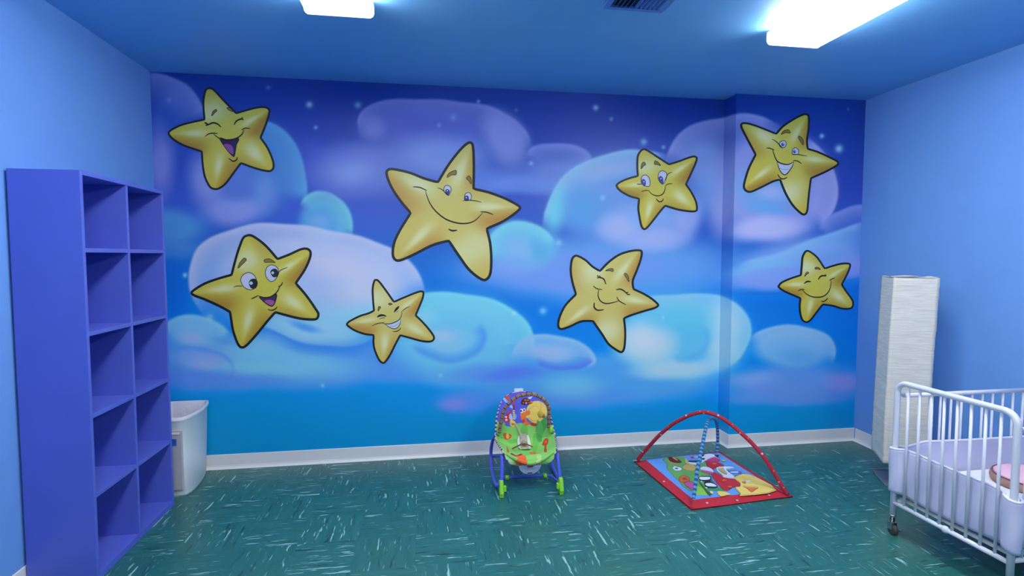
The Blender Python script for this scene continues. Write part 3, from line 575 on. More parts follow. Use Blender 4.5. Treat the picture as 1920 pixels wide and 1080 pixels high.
# ------------------------------------------------------------------ paper column lamp
def lamp():
    a = math.radians(-27); t = empty('paper_floor_lamp', (3.145, 3.145, 0), a); tag(t, 'tall square white crinkled paper column lamp standing unlit in the right corner', 'lamp')
    ST = mat('brushed_steel', (130, 140, 146), rough=.4, metal=.45)
    MB().box((-.13, -.13, 0), (.13, .13, .014)).build('base_plate', ST, t, bevel=.003)
    MB().tube([(0, 0, .014), (0, 0, .3)], .009).build('pole', ST, t)
    m = bpy.data.materials.new('rice_paper'); m.use_nodes = True; nt = m.node_tree; b = nt.nodes['Principled BSDF']
    b.inputs['Roughness'].default_value = .75
    tc = nt.nodes.new('ShaderNodeTexCoord'); mp = nt.nodes.new('ShaderNodeMapping'); mp.inputs['Scale'].default_value = (9, 9, 110); n = nt.nodes.new('ShaderNodeTexNoise'); n.inputs['Scale'].default_value = 1; n.inputs['Detail'].default_value = 5; n.inputs['Distortion'].default_value = .6
    bp = nt.nodes.new('ShaderNodeBump'); bp.inputs['Strength'].default_value = .4; bp.inputs['Distance'].default_value = .006
    r = nt.nodes.new('ShaderNodeValToRGB'); r.color_ramp.elements[0].color = (*lin((214, 212, 204)), 1); r.color_ramp.elements[1].color = (*lin((232, 228, 220)), 1); r.color_ramp.elements[0].position = .35; r.color_ramp.elements[1].position = .65
    for x, y in ((tc.outputs['Object'], mp.inputs[0]), (mp.outputs[0], n.inputs['Vector']), (n.outputs['Fac'], bp.inputs['Height']), (bp.outputs[0], b.inputs['Normal']), (n.outputs['Fac'], r.inputs[0]), (r.outputs[0], b.inputs['Base Color'])): nt.links.new(x, y)
    rnd = random.Random(2); z0, z1, h = .155, 1.372, .123; nz, ns = 90, 12; rows = []
    for j in range(nz+1):
        z = z0+(z1-z0)*j/nz; f = j/nz; s = h*(1+.05*(1-f)*math.sin(f*9)*.3)+.0006*math.sin(j*1.1)+rnd.uniform(-.0004, .0004)
        lx = -.006*math.sin(f*PI)-.020*(1-f); ly = 0.0; ring = []
        for q in range(4):
            for k in range(ns):
                u = -1+2*k/ns; p = [(u, -1), (1, u), (-u, 1), (-1, -u)][q]; bow = 1-.02*(1-u*u)+.006*math.sin(j*.9+q*2+2*u)*(1-u*u)+rnd.uniform(-.003, .003)*(1-u*u)
                x, y = p
                if q in (0, 2): y *= bow
                else: x *= bow
                ring.append((x*s+lx, y*s+ly, z+.004*math.sin(3*u+q+j*.0)))
        rows.append(ring)
    m_ = MB(); m_.smooth = True; m_.grid([list(c) for c in zip(*rows)], closed=True)
    sh = m_.build('lamp_shade', m, t, solid=.002)
    fr = MB()
    for z in (z1-.004, z0+.004):
        for i in range(4):
            c = [(-1, -1), (1, -1), (1, 1), (-1, 1)]; p, q = c[i], c[(i+1) % 4]; hh = h*.985; lx = 0 if z > 1 else -.02; fr.tube([(p[0]*hh+lx, p[1]*hh, z), (q[0]*hh+lx, q[1]*hh, z)], .0025, 6)
        fr.tube([(-h*.98+lx, 0, z), (h*.98+lx, 0, z)], .002, 6)
    fr.build('wire_frame', ST, t)
lamp()
# ------------------------------------------------------------------ white metal crib
def crib():
    XA, XB, Y0, Y1 = 2.497, 3.43, 1.938, 2.541
    t = empty('crib', (XA, Y0, 0)); tag(t, 'white metal crib on casters with a padded bumper, cut by the right edge', 'crib')
    E = mat('crib_enamel', (222, 224, 238), rough=.28, spec=.5); CH = mat('caster_chrome', (170, 175, 180), rough=.25, metal=.9); RB = mat('caster_rubber', (60, 66, 66), rough=.6)
    o = Vector((XA, Y0, 0))
    def B(m, name, material=E, **k):
        m.v = [tuple(Vector(v)-o) for v in m.v]; return m.build(name, material, t, **k)
    D = Y1-Y0; zt = .835; rc = .055
    for x in (XA, XB):
        pts = [(x, Y0, .1), (x, Y0, .4), (x, Y0, zt-rc)]+[(x, Y0+rc-rc*math.cos(a), zt-rc+rc*math.sin(a)) for a in np.linspace(.15, PI/2, 7)]+[(x, Y0+D*.35, zt), (x, Y1-D*.35, zt)]+[(x, Y1-rc+rc*math.sin(a), zt-rc+rc*math.cos(a)) for a in np.linspace(0, PI/2-.15, 7)]+[(x, Y1, zt-rc), (x, Y1, .4), (x, Y1, .1)]
        B(MB().tube(pts, .0145, 16), 'end_frame')
        B(MB().tube([(x, Y0, .178), (x, Y1, .178)], .0115, 14), 'lower_rail')
        for k in range(8):
            y = Y0+D*(k+1)/9; B(MB().tube([(x, y, .18), (x, y, zt-.005-(0.004 if k in (0, 7) else 0))], .0068, 10), 'bar')
        m = MB(); m.ball((x, (Y0+Y1)/2, .178), (.016, .022, .018)); B(m, 'rail_bracket')
    for y, s in ((Y0, 1), (Y1, -1)):
        yy = y+s*.006; B(MB().tube([(XA+.03, yy, .762), (XB-.03, yy, .762)], .0115, 14), 'side_rail'); B(MB().tube([(XA+.012, yy, .185), (XB-.012, yy, .185)], .0105, 14), 'side_rail')
        for k in range(13):
            x = XA+.062+k*.0665; B(MB().tube([(x, yy, .185), (x, yy, .76)], .006, 10), 'bar')
        for x, d in ((XA, 1), (XB, -1)):
            m = MB(); m.tube([(x+d*.0, yy, .768), (x+d*.034, yy, .762)], .0075, 10); m.ball((x+d*.018, yy-.012*s*-1, .775), .009); B(m, 'corner_bolt', E)
    # corner legs end in casters
    for x in (XA, XB):
        for y in (Y0, Y1):
            m = MB(); m.lathe([(.012, .068), (.013, .10), (.0165, .102), (.0165, .11), (.011, .112)], (x, y, 0), 16); ca = B(m, 'caster', CH)
            m = MB(); m.box((x-.017, y-.014, .03), (x-.0145, y+.016, .07)); m.box((x+.0145, y-.014, .03), (x+.017, y+.010, .07)); m.box((x-.017, y-.014, .066), (x+.017, y+.012, .071)); m.v = [tuple(Vector(v)-o) for v in m.v]; m.build('fork', CH, ca, bevel=.001)
            m = MB(); m.lathe([(.006, -.011), (.025, -.011), (.029, -.006), (.029, .006), (.025, .011), (.006, .011)], (x, y-.006, .029), 22, axis=0); m.v = [tuple(Vector(v)-o) for v in m.v]; m.build('wheel', RB, ca)
            m = MB(); m.box((x+.017, y-.030, .026), (x+.026, y-.006, .034)); m.v = [tuple(Vector(v)-o) for v in m.v]; m.build('brake_pedal', CH, ca, bevel=.002)
    # mattress support: springs frame under the bumper
    m = MB(); m.box((XA+.02, Y0+.02, .198), (XB-.02, Y0+.034, .212)); m.box((XA+.02, Y1-.034, .198), (XB-.02, Y1-.02, .212)); m.box((XA+.02, Y0+.034, .198), (XA+.034, Y1-.034, .212)); m.box((XB-.034, Y0+.034, .198), (XB-.02, Y1-.034, .212))
    for k in range(6): x = XA+.15+k*.125; m.box((x, Y0+.034, .202), (x+.012, Y1-.034, .208))
    B(m, 'mattress_support', mat('support_grey', (196, 200, 204), rough=.35, metal=.3))
    # bumper: a padded cloth band inside the bars, wrapped round the corner posts
    FB = mat('bumper_cloth', (206, 206, 236), rough=.85, bump=.12, bscale=18)
    zl, zh = .232, .478
    def band(name, path, amp=.006, top=0):
        P = []; q = cr(path, 14); rnd = random.Random(len(path)); L = 0
        for i, (x, y) in enumerate(q):
            L = i/len(q); col = []; zt_ = zh+.030*min(1, max(0, (x-XA-.03)/.12))*(y > (Y0+Y1)/2)-.02*min(1, max(0, (Y0+.12-y)/.12))
            for j in range(15):
                f = j/14; z = zl+(zt_-zl)*f+.004*math.sin(L*23)*f+.010*math.sin(L*19+1)*(1-f)
                b = amp*math.sin(L*31+f*3)*math.sin(PI*f)+.004*math.sin(PI*f)
                tx, ty = q[min(i+1, len(q)-1)][0]-q[max(i-1, 0)][0], q[min(i+1, len(q)-1)][1]-q[max(i-1, 0)][1]; l = math.hypot(tx, ty) or 1
                col.append((x-ty/l*b, y+tx/l*b, z))
            P.append(col)
        m = MB(); m.smooth = True; m.grid(P); ob = B(m, name, FB, solid=.008)
        m = MB(); m.tube([c[-1] for c in P][::2], .006, 8); m.v = [tuple(Vector(v)-o) for v in m.v]; m.build('piping', mat('bumper_piping', (232, 232, 246), rough=.8), ob); return ob
    band('bumper', [(XB-.04, Y0+.022), (XA+.45, Y0+.026), (XA+.14, Y0+.024), (XA+.06, Y0+.018), (XA+.036, Y0-.006), (XA+.012, Y0-.021), (XA-.012, Y0-.017), (XA-.021, Y0+.002), (XA-.012, Y0+.030), (XA+.012, Y0+.052), (XA+.021, Y0+.09), (XA+.022, Y0+.18), (XA+.02, Y0+.3), (XA+.022, Y0+.42), (XA+.021, Y1-.09), (XA+.012, Y1-.052), (XA-.012, Y1-.030), (XA-.021, Y1-.002), (XA-.012, Y1+.017), (XA+.012, Y1+.021), (XA+.036, Y1+.006), (XA+.06, Y1-.018), (XA+.16, Y1-.024), (XA+.45, Y1-.03), (XB-.04, Y1-.022)], .005)
    # mattress
    MC = mat('sheet_white', (232, 234, 246), rough=.85, bump=.08, bscale=14)
    B(MB().box((XA+.04, Y0+.042, .213), (XB-.05, Y1-.046, .352)), 'mattress', MC, bevel=.018)
    return t
crib()
def cushion():
    t = empty('round_cushion', (3.035, 2.25, .353)); tag(t, 'round cushion with pale pink top and brown side lying in the crib', 'cushion')
    PK = mat('cushion_pink', (238, 190, 214), rough=.9, bump=.1, bscale=30); BR = mat('cushion_brown', (164, 132, 122), rough=.9, bump=.1, bscale=60)
    m = MB(); m.lathe([(.005, 0), (.17, 0), (.182, .008), (.186, .022), (.182, .038), (.172, .046)], n=48); m.build('side_band', BR, t)
    m = MB(); m.lathe([(.173, .0455), (.165, .052), (.14, .06), (.09, .064), (.02, .062), (.0, .0615)], n=48); m.build('top_cover', PK, t)
    m = MB(); m.tube([(.176*math.cos(a), .176*math.sin(a), .045) for a in np.linspace(0, 2*PI, 49)], .0035, 8); m.build('piping', mat('cushion_piping', (120, 84, 84), rough=.9), t)
    m = MB(); 
    m.cur = 0
    for k in range(5):
        a = k*2*PI/5; m.ball((.03*math.cos(a)+.02, .03*math.sin(a)-.02, .064), (.02, .02, .004), 12)
    m.build('flower_patch', mat('cushion_patch', (246, 226, 236), rough=.9), t)
cushion()
# ------------------------------------------------------------------ play gym
def gym():
    t = empty('play_gym', (1.9, 3.42, 0)); tag(t, 'baby play gym mat with red border and two crossing arches by the wall corner', 'play mat'); o = Vector((1.9, 3.42, 0))
    RED = mat('gym_red', (196, 36, 54), rough=.7, bump=.06, bscale=50); WH = mat('print_white', (235, 236, 244), rough=.7); OR = mat('print_orange', (226, 120, 56), rough=.7)
    def fl(x, y, z): p = at(x, y, 2, z); return Vector((p.x, p.y, z))
    outer = [(1190, 866), (1297, 956), (1485, 931), (1345, 846)]; inner = [(1211, 862), (1300, 937), (1456, 918.5), (1347, 848.5)]
    Zi, Zo = .016, .004
    O = [fl(*p, Zo)-o for p in outer]; I = [fl(*p, Zi)-o for p in inner]
    O[3] = I[3]+(I[3]-I[1]).normalized()*.05; O[3].z = Zo
    Ob = [p.copy() for p in O]
    for p in Ob: p.z = 0
    # border as one welted frame
    m = MB(); n = 4
    vs = O+I+Ob+[Vector((p.x, p.y, 0)) for p in I]
    m.add(vs, [(i, (i+1) % 4, 4+(i+1) % 4, 4+i) for i in range(4)]+[(8+i, 8+(i+1) % 4, (i+1) % 4, i) for i in range(4)]+[(12+i, 12+(i+1) % 4, 8+(i+1) % 4, 8+i) for i in range(4)])
    bo = m.build('border', RED, t)
    m = MB(); m.tube([Vector((p.x, p.y, Zo)) for p in O]+[Vector((O[0].x, O[0].y, Zo))], .005, 8); m.build('edge_piping', mat('gym_dark_red', (150, 24, 40), rough=.7), bo)
    # printed panel
    def c3(l): return [(1240+x/10.8, 840+y/10.8) for x, y in l]
    def c4(l): return [(1360+x/12, 860+y/12) for x, y in l]
    A = [ # colour, polygon on the sheet
     ((104, 162, 234), inner),
     ((112, 176, 92), c3([(40,230),(140,200),(450,190),(560,300),(760,330),(900,300),(980,540),(1050,640),(1120,700),(1200,800),(1270,870),(1100,850),(960,860),(1000,950),(880,940),(690,930),(690,900),(620,880),(450,790),(380,700),(240,560),(110,400),(120,330),(50,260)])),
     ((140, 204, 76), c3([(700,780),(780,790),(900,860),(960,950),(700,930)])),
     ((60, 160, 110), c3([(940,800),(1200,830),(1280,880),(1100,870),(960,850)])),
     ((90, 150, 228), c3([(980,540),(1030,560),(1200,800),(1130,790),(1100,740),(1010,640)])),
     ((216, 178, 96), c3([(420,380),(500,330),(600,325),(690,370),(700,430),(640,465),(520,450),(450,420)])),
     ((232, 236, 246), c3([(230,400),(270,370),(330,385),(410,410),(400,450),(300,460),(240,430)])),
     ((60, 110, 160), c3([(270,400),(330,400),(340,425),(290,430)])),
     ((224, 160, 90), c3([(150,250),(280,305),(415,295),(290,320),(190,305)])),
     ((112, 26, 24), c3([(140,190),(230,185),(330,220),(410,295),(290,300),(180,270)])),
     ((222, 160, 96), c3([(220,190),(270,195),(340,245),(300,245)])),
     ((40, 60, 80), c3([(550,255),(740,255),(730,285),(600,290)])), ((232, 236, 246), c3([(540,290),(720,300),(700,340),(580,320)])),
     ((220, 200, 110), c3([(480,220),(520,230),(550,310),(500,300)])),
     ((200, 200, 240), c3([(660,170),(740,165),(750,195),(690,200)])), ((190, 60, 120), c3([(590,180),(650,175),(660,205),(610,210)])),
     ((226, 102, 44), c3([(360,620),(400,570),(480,560),(560,610),(560,680),(470,700),(380,680)])), ((190, 70, 36), c3([(430,600),(500,600),(520,640),(450,650)])),
     ((202, 84, 156), c3([(470,710),(560,680),(650,710),(650,850),(560,810),(490,760)])),
     ((200, 38, 54), c3([(880,260),(960,240),(1120,280),(1250,340),(1250,380),(1100,400),(1060,480),(1240,560),(1380,620),(1560,650),(1640,740),(1600,770),(1440,800),(1340,870),(1240,830),(1110,700),(1010,540),(1060,490),(960,390)])),
     ((230, 234, 246), c3([(820,240),(830,160),(930,120),(1060,130),(1180,210),(1150,230),(940,240),(830,300)])), ((24, 30, 50), c3([(1080,150),(1180,140),(1150,170),(1190,205),(1110,175)])),
     ((24, 30, 50), c3([(820,140),(870,130),(860,160),(820,170)])), ((24, 30, 50), c3([(820,210),(880,205),(870,235),(830,235)])),
     ((204, 66, 130), c3([(940,240),(1060,185),(1140,200),(1190,250),(1120,280),(1000,280)])),
     ((230, 234, 246), c3([(790,400),(850,375),(960,390),(1040,440),(1060,490),(960,470),(800,440)])), ((204, 90, 150), c3([(800,442),(960,470),(1050,495),(1000,525),(870,490)])),
     ((26, 28, 48), c3([(760,590),(860,570),(1000,580),(1000,640),(960,680),(800,660),(760,630)])), ((234, 238, 248), c3([(780,590),(980,590),(960,640),(800,640)])),
     ((26, 28, 48), c3([(880,690),(960,640),(1010,680),(1140,790),(920,800),(870,740)])), ((234, 238, 248), c3([(890,720),(1010,710),(1115,760),(1090,780),(930,770)])),
     ((234, 238, 248), c3([(800,665),(825,668),(820,690),(800,685)])), ((234, 238, 248), c3([(890,795),(930,795),(925,815),(890,812)])),
     ((234, 238, 250), c3([(1110,410),(1200,375),(1450,380),(1460,410),(1330,430),(1340,470),(1480,570),(1500,620),(1380,610),(1260,590),(1220,540),(1140,480)])),
     ((110, 170, 230), c3([(1330,430),(1520,430),(1450,455),(1350,460)])), ((234, 238, 250), c3([(1400,480),(1560,480),(1550,500),(1420,498)])), ((150, 90, 190), c3([(1560,470),(1620,480),(1630,510),(1570,510)])),
     ((204, 184, 108), c3([(1150,430),(1230,400),(1270,440),(1330,540),(1250,520),(1170,460)])),
     ((240, 214, 112), c4([(220,410),(540,355),(1150,712),(390,835),(340,790),(215,645),(330,630),(320,540),(230,470)])),
     ((196, 120, 80), c4([(370,520),(460,510),(450,565),(390,550)])), ((224, 226, 220), c4([(470,490),(560,480),(560,520),(470,530)])),
     ((224, 126, 60), c4([(400,630),(500,640),(640,640),(740,660),(690,700),(600,760),(540,730),(490,680)])),
     ((236, 208, 100), c3([(1130,880),(1260,880),(1400,930),(1300,960),(1200,975)])), ((236, 216, 120), c3([(980,870),(1040,880),(1050,920),(1000,915)])),
     ((60, 90, 70), c3([(760,680),(790,690),(990,930),(960,940)])),
     ((226, 120, 60), c3([(1030,315),(1080,300),(1130,312),(1070,332)])), ((226, 120, 60), c3([(1230,650),(1290,635),(1330,655),(1260,668)])), ((226, 120, 60), c3([(1340,780),(1400,765),(1440,790),(1380,800)])),
     ((222, 216, 110), c3([(1220,250),(1280,235),(1300,255),(1250,270)])),
    ]
    m = MB(); ms = []; 
    for i, (c, pl) in enumerate(A):
        q = pl if i == 0 else cr(pl, 3, True); mm = mat('print_%d_%d_%d' % c, c, rough=.7)
        if mm not in ms: ms.append(mm)
        m.cur = ms.index(mm); m.add([fl(x, y, Zi+.0003*(i+1)*.5)-o for x, y in q], [list(range(len(q)))])
        if i and len(pl) > 5:
            mm = mat('print_line', (24, 40, 60), rough=.7)
            if mm not in ms: ms.append(mm)
            m.cur = ms.index(mm); P3 = np.array([list((fl(x, y, Zi)-o))[:2] for x, y in q]); T = np.roll(P3, -1, 0)-np.roll(P3, 1, 0); T /= np.maximum(np.hypot(T[:, 0], T[:, 1])[:, None], 1e-6); N_ = np.stack([-T[:, 1], T[:, 0]], 1)*.0012; k = len(P3)
            z = Zi+.0003*(i+1.5)*.5; a_ = [(p[0]+d[0], p[1]+d[1], z) for p, d in zip(P3, N_)]; b_ = [(p[0]-d[0], p[1]-d[1], z) for p, d in zip(P3, N_)]; m.add(a_+b_, [(j, (j+1) % k, k+(j+1) % k, k+j) for j in range(k)])
    m.build('printed_panel', ms, t, merge=False, fixn=False)
    m = MB(); m.prism([Vector((p.x, p.y, .0005)) for p in I], [Vector((p.x, p.y, Zi-.0005)) for p in I]); m.build('padding', mat('gym_pad', (104, 162, 234), rough=.8), t)
    # arches lie in upright planes over the mat's diagonals
    def plane_pt(x, y, A_, B_):
        d = CR*((x-960)/FPX)-CU*((y-540)/FPX)+CF; n_ = Vector((B_.y-A_.y, -(B_.x-A_.x), 0)); e = Vector((0, 0, EYE)); s = n_.dot(A_+o-e)/n_.dot(d); return e+d*s-o
    g = lambda l: [(1170+x/4.909, 750+y/4.909) for x, y in l]
    W_, E_, S__, N__ = O[0], O[2], O[1], O[3]
    red = [plane_pt(x, y, W_, E_) for x, y in g([(128,550),(165,500),(245,410),(340,310),(460,215),(600,142),(700,115),(760,115),(830,133),(930,185),(1045,275),(1165,385),(1270,505),(1360,635),(1440,770),(1505,870)])]
    red = cr([tuple(p) for p in red], 5); m = MB(); m.tube(red, [.0165]*len(red), 14, flat=.8); ar = m.build('arch', mat('arch_red', (176, 34, 60), rough=.75), t); tag(ar, 'red spotted arch')
    dm = MB(); dn = len(red)
    for k, i in enumerate(range(3, dn-2, 3)):
        p = Vector(red[i]); big = k % 3 == 1; dirn = (Vector((0, 0, EYE))-o-p).normalized(); q = p+dirn*.0115+Vector((0, 0, .006 if k % 2 else -.005))
        dm.cur = 0 if big else 1; dm.ball(tuple(q), .0072 if big else .0058, 10)
        if big: dm.cur = 2; dm.ball(tuple(q+dirn*.0045), .0036, 8)
    dm.build('dot', [WH, OR, RED], ar).name = 'printed_dots'; 
    blue = [plane_pt(x, y, S__, N__) for x, y in g([(640,905),(655,800),(675,640),(697,530),(720,420),(740,320),(758,240),(780,185),(812,166),(842,185),(857,240),(862,330),(862,400),(858,470)])]
    B1 = mat('arch_light_blue', (84, 160, 208), rough=.7); B2 = mat('arch_dark_blue', (36, 80, 138), rough=.7)
    blue = cr([tuple(p) for p in blue], 6); m = MB()
    Ls = [0]
    for i in range(1, len(blue)): Ls.append(Ls[-1]+(Vector(blue[i])-Vector(blue[i-1])).length)
    N2 = int(Ls[-1]/.0075); pp = []
    for i in range(N2+1):
        s = Ls[-1]*i/N2; j = min(max(1, int(np.searchsorted(Ls, s))), len(blue)-1); f = (s-Ls[j-1])/max(1e-9, Ls[j]-Ls[j-1]); pp.append(Vector(blue[j-1]).lerp(Vector(blue[j]), f))
    m.tube(pp, .0112, 12, cap=False)
    ob = m.build('arch', [B1, B2], t, merge=False); tag(ob, 'blue striped arch')
    for i, pl in enumerate(ob.data.polygons): pl.material_index = ((i//12)//2) % 2
    for p in (W_, E_, S__, N__):
        m = MB(); m.ball((p.x*.97, p.y*.97, .007), (.015, .015, .007), 14); m.build('corner_pocket', mat('gym_dark_red', (150, 24, 40), rough=.7), t)
    # white snaps along the border's front edge
    for x, y in g([(765,948),(1042,925),(1335,877),(1497,860)])+[(1245, 903)]:
        p = fl(x, y, .012)-o; m = MB(); m.lathe([(.007, 0), (.007, .002), (.003, .003), (0, .003)], (p.x, p.y, .012), 12); m.build('snap', WH, t)
gym()
# ------------------------------------------------------------------ infant rocker
def rocker():
    base = Vector((.662, 3.33, 0)); rz = math.radians(-2); t = empty('baby_rocker', tuple(base), rz); tag(t, 'green and purple fabric baby rocker with striped toy bar and blue tube frame', 'baby seat')
    BL = mat('rocker_blue', (88, 100, 226), rough=.3); GR = mat('rocker_green', (140, 220, 60), rough=.35); LV = mat('rocker_lilac', (206, 206, 240), rough=.4)
    M = Matrix.Translation(base)@Matrix.Rotation(rz, 4, 'Z')
    # side rails: floor runner that curls up behind to the hub, front leg up to the seat
    for s in (-1, 1):
        x = s*.200
        m = MB(); pts = cr([(x-s*.008, .035, .062), (x+s*.008, .10, .028), (x+s*.015, .22, .012), (x+s*.015, .34, .014), (x+s*.015, .43, .034), (x+s*.015, .478, .085), (x+s*.013, .463, .155), (x+s*.008, .38, .240), (x-s*.004, .29, .300), (x-s*.02, .27, .315)], 6)
        m.tube(pts, .0115, 14); m.build('runner', BL, t)
        m = MB(); m.tube(cr([(x-s*.012, .028, .085), (x-s*.018, .045, .16), (x-s*.022, .075, .235)], 5), [.0125]*11, 14); m.build('leg', BL, t)
        m = MB(); m.prism([(x-.013-s*.01, .03, .10), (x-.013-s*.01, -.005, .10), (x-.013-s*.01, -.028, .03), (x-.013-s*.01, -.022, .0), (x-.013-s*.01, .02, .0), (x-.013-s*.01, .07, .03), (x-.013-s*.01, .065, .055)],
            [(x+.013-s*.01, .03, .10), (x+.013-s*.01, -.005, .10), (x+.013-s*.01, -.028, .03), (x+.013-s*.01, -.022, .0), (x+.013-s*.01, .02, .0), (x+.013-s*.01, .07, .03), (x+.013-s*.01, .065, .055)])
        ft = m.build('foot', GR, t, bevel=.005); m = MB(); xk = x-s*.031; m.box((xk-.009, -.012, .035), (xk+.009, .014, .07)); m.build('kickstand_tab', GR, ft, bevel=.003)
        m = MB(); m.lathe([(.0, -.012), (.024, -.012), (.028, -.004), (.028, .006), (.022, .012), (0, .012)], (x*.90, .285, .325), 20, axis=0); m.build('hub', GR, t)
        m = MB(); m.tube([(x-s*.06, .232, .026), (x-s*.085, .232, .026)], .016, 12); m.build('bar_clip', GR, t)
    m = MB(); m.tube(cr([(-.205, .10, .024), (-.17, .21, .026), (-.12, .232, .026), (0, .235, .026), (.12, .232, .026), (.17, .21, .026), (.205, .10, .024)], 6), .009, 12); m.build('kickstand', BL, t)
    m = MB(); m.tube(cr([(-.215, .47, .09), (-.19, .49, .08), (-.1, .495, .078), (.1, .495, .078), (.19, .49, .08), (.215, .47, .09)], 6), .009, 12); m.build('rear_bar', BL, t)
    m = MB(); m.tube(cr([(-.186, .08, .236), (-.15, .068, .205), (-.08, .06, .185), (.08, .06, .185), (.15, .068, .205), (.186, .08, .236)], 6), .0105, 12); m.build('seat_hoop', BL, t)
    # seat shell
    VV = [0, .05, .12, .3, .42, .5, .7, .85, 1.0]; CY = [.060, .045, .075, .19, .285, .335, .385, .425, .455]; CZ = [.172, .205, .228, .205, .205, .25, .385, .475, .560]
    HV = [0, .05, .12, .3, .5, .7, .80, .87, .93, .97, 1.0]; HW = [.085, .145, .178, .200, .207, .190, .170, .150, .117, .08, .0]
    WV = [0, .05, .12, .3, .5, .7, .85, 1]; WW = [.0, .015, .04, .075, .085, .05, .02, 0]
    def cen(v): return np.interp(v, VV, CY), np.interp(v, VV, CZ)
    def sm3(f, v, h=.035): return sum(f(min(1, max(0, v+d*h)))*k for d, k in ((-1, .25), (0, .5), (1, .25)))
    def S(u, v, lift=0):
        y = sm3(lambda q: cen(q)[0], v); z = sm3(lambda q: cen(q)[1], v); y2 = sm3(lambda q: cen(q)[0], v+.01); z2 = sm3(lambda q: cen(q)[1], v+.01)
        if v > .985: y2, z2 = y+.25, z+.97
        dy, dz = y2-y, z2-z; l = math.hypot(dy, dz) or 1; ny, nz = -dz/l, dy/l
        hw = np.interp(v, HV, HW); wg = np.interp(v, WV, WW)*abs(u)**2.6+lift
        return (u*hw, y+ny*wg, z+nz*wg)
    NU, NV = 150, 300; Vs = []
    for i in range(NU+1):
        for j in range(NV+1): Vs.append(S(-1+2*i/NU, 1-(1-j/NV)**1.0 if j < NV else .998))
    A = np.array([list(M@Vector(p)) for p in Vs]); X, Y = npx(A)
    UU = np.repeat(np.linspace(-1, 1, NU+1), NV+1); VVv = np.tile(np.linspace(0, 1, NV+1), NU+1)
    C = np.tile(np.array((92, 92, 214.)), (len(A), 1))
    def b(l): return [(900+x/10.8, 720+y/10.8) for x, y in l]
    def c(l): return [(900+x/8.3055, 810+y/8.3055) for x, y in l]
    def P(poly, col, k=4): C[inside(cr(poly, k, True) if k else poly, X, Y)] = col
    def EL(cx, cy, rx, ry, col): C[((X-cx)/rx)**2+((Y-cy)/ry)**2 < 1] = col
    b1 = lambda x, y: (900+x/10.8, 720+y/10.8)
    EL(*b1(1150, 570), 20, 21, (240, 206, 104)); EL(*b1(1100, 600), 13, 15, (226, 186, 92)); EL(*b1(1110, 600), 11, 13, (240, 206, 104))
    P(b([(290,3000),(280,870),(350,750),(400,820),(480,770),(540,860),(640,870),(740,800),(850,790),(930,850),(1010,820),(1140,850),(1160,730),(1220,760),(1340,650),(1365,850),(1500,860),(2600,1400),(2600,3000)]), (138, 208, 106), 0)
    P(b([(1140,860),(1160,730),(1220,770),(1340,650),(1360,860),(1250,1060),(1170,1000),(1130,960)]), (72, 164, 84), 0)
    P(b([(1150,900),(1240,760),(1290,1000),(1200,1200)]), (96, 186, 92))
    P(b([(780,1080),(880,800),(960,900),(940,1100)]), (112, 196, 84)); P(c([(830,60),(900,20),(920,200),(860,330),(820,300)]), (112, 196, 84)); P(c([(880,20),(960,60),(960,160),(900,140)]), (84, 170, 84))
    P(b([(820,600),(870,560),(1000,540),(1010,620),(940,650),(960,760),(1080,790),(1140,850),(1000,820),(920,850),(870,780),(830,700)]), (238, 122, 52))
    P(b([(1010,790),(1140,800),(1140,860),(1040,840)]), (206, 60, 50)); EL(*b1(880, 750), 2.6, 3, (214, 50, 40)); P(b([(930,650),(990,640),(990,690),(950,690)]), (240, 200, 100))
    P(b([(960,280),(1070,250),(1020,305),(985,300)]), (226,230,244), 0)
    EL(*b1(840, 545), 2.6, 4, (240, 240, 248)); EL(*b1(895, 530), 2.4, 3.6, (240, 240, 248)); EL(*b1(832, 548), 1.5, 2.4, (24, 24, 50)); EL(*b1(890, 532), 1.4, 2.2, (24, 24, 50))
    P(b([(480,680),(560,590),(650,540),(600,640),(620,720),(530,790),(485,740)]), (206, 44, 60)); EL(*b1(520, 670), 2, 2, (240, 220, 236)); EL(*b1(525, 730), 2.1, 2.1, (240, 220, 236))
    P(b([(580,650),(620,600),(650,680),(640,760),(600,720)]), (170, 200, 240)); P(b([(690,600),(740,640),(730,700),(690,720)]), (120, 170, 230)); P(b([(460,300),(500,290),(560,360),(520,380)]), (140, 186, 240)); P(b([(590,460),(640,430),(660,500)]), (160, 196, 240))
    EL(*b1(550, 270), 4.2, 5.2, (216, 78, 56)); P(b([(600,760),(640,730),(710,770),(720,850),(620,860)]), (240, 190, 90)); EL(*b1(535, 820), 3.4, 3.4, (86, 92, 214))
    P(c([(360,20),(480,40),(470,100),(400,130),(360,80)]), (214, 96, 40)); P(c([(400,40),(430,20),(450,90),(410,110)]), (240, 180, 80)); P(c([(410,230),(445,300),(440,335),(415,320)]), (214, 96, 40))
    P(c([(970,210),(1010,115),(1070,110),(1065,190),(1040,230),(1045,320),(1000,320),(1010,230)]), (206, 72, 34)); P(c([(1015,150),(1045,140),(1045,180),(1015,190)]), (226, 110, 50))
    P(c([(550,395),(700,380),(718,450),(700,515),(560,515)]), (240, 108, 50)); P(c([(450,400),(480,340),(560,375),(640,350),(650,375),(530,395),(470,440)]), (160, 38, 60)); P(c([(780,330),(860,330),(880,355),(790,365)]), (236, 124, 56))
    P(c([(880,380),(940,360),(960,430),(920,480)]), (176, 220, 124)); P(c([(440,420),(490,430),(520,510),(470,490)]), (180, 210, 170)); P(c([(420,130),(560,110),(600,160),(480,190),(430,170)]), (110, 190, 84))
    edge = (np.abs(UU) > .975)|(VVv < .012)|(VVv > .985); C[edge] = np.where((np.sin(VVv[edge]*160+UU[edge]*40) > 0)[:, None], np.array((64, 60, 110.)), np.array((226, 214, 190.)))
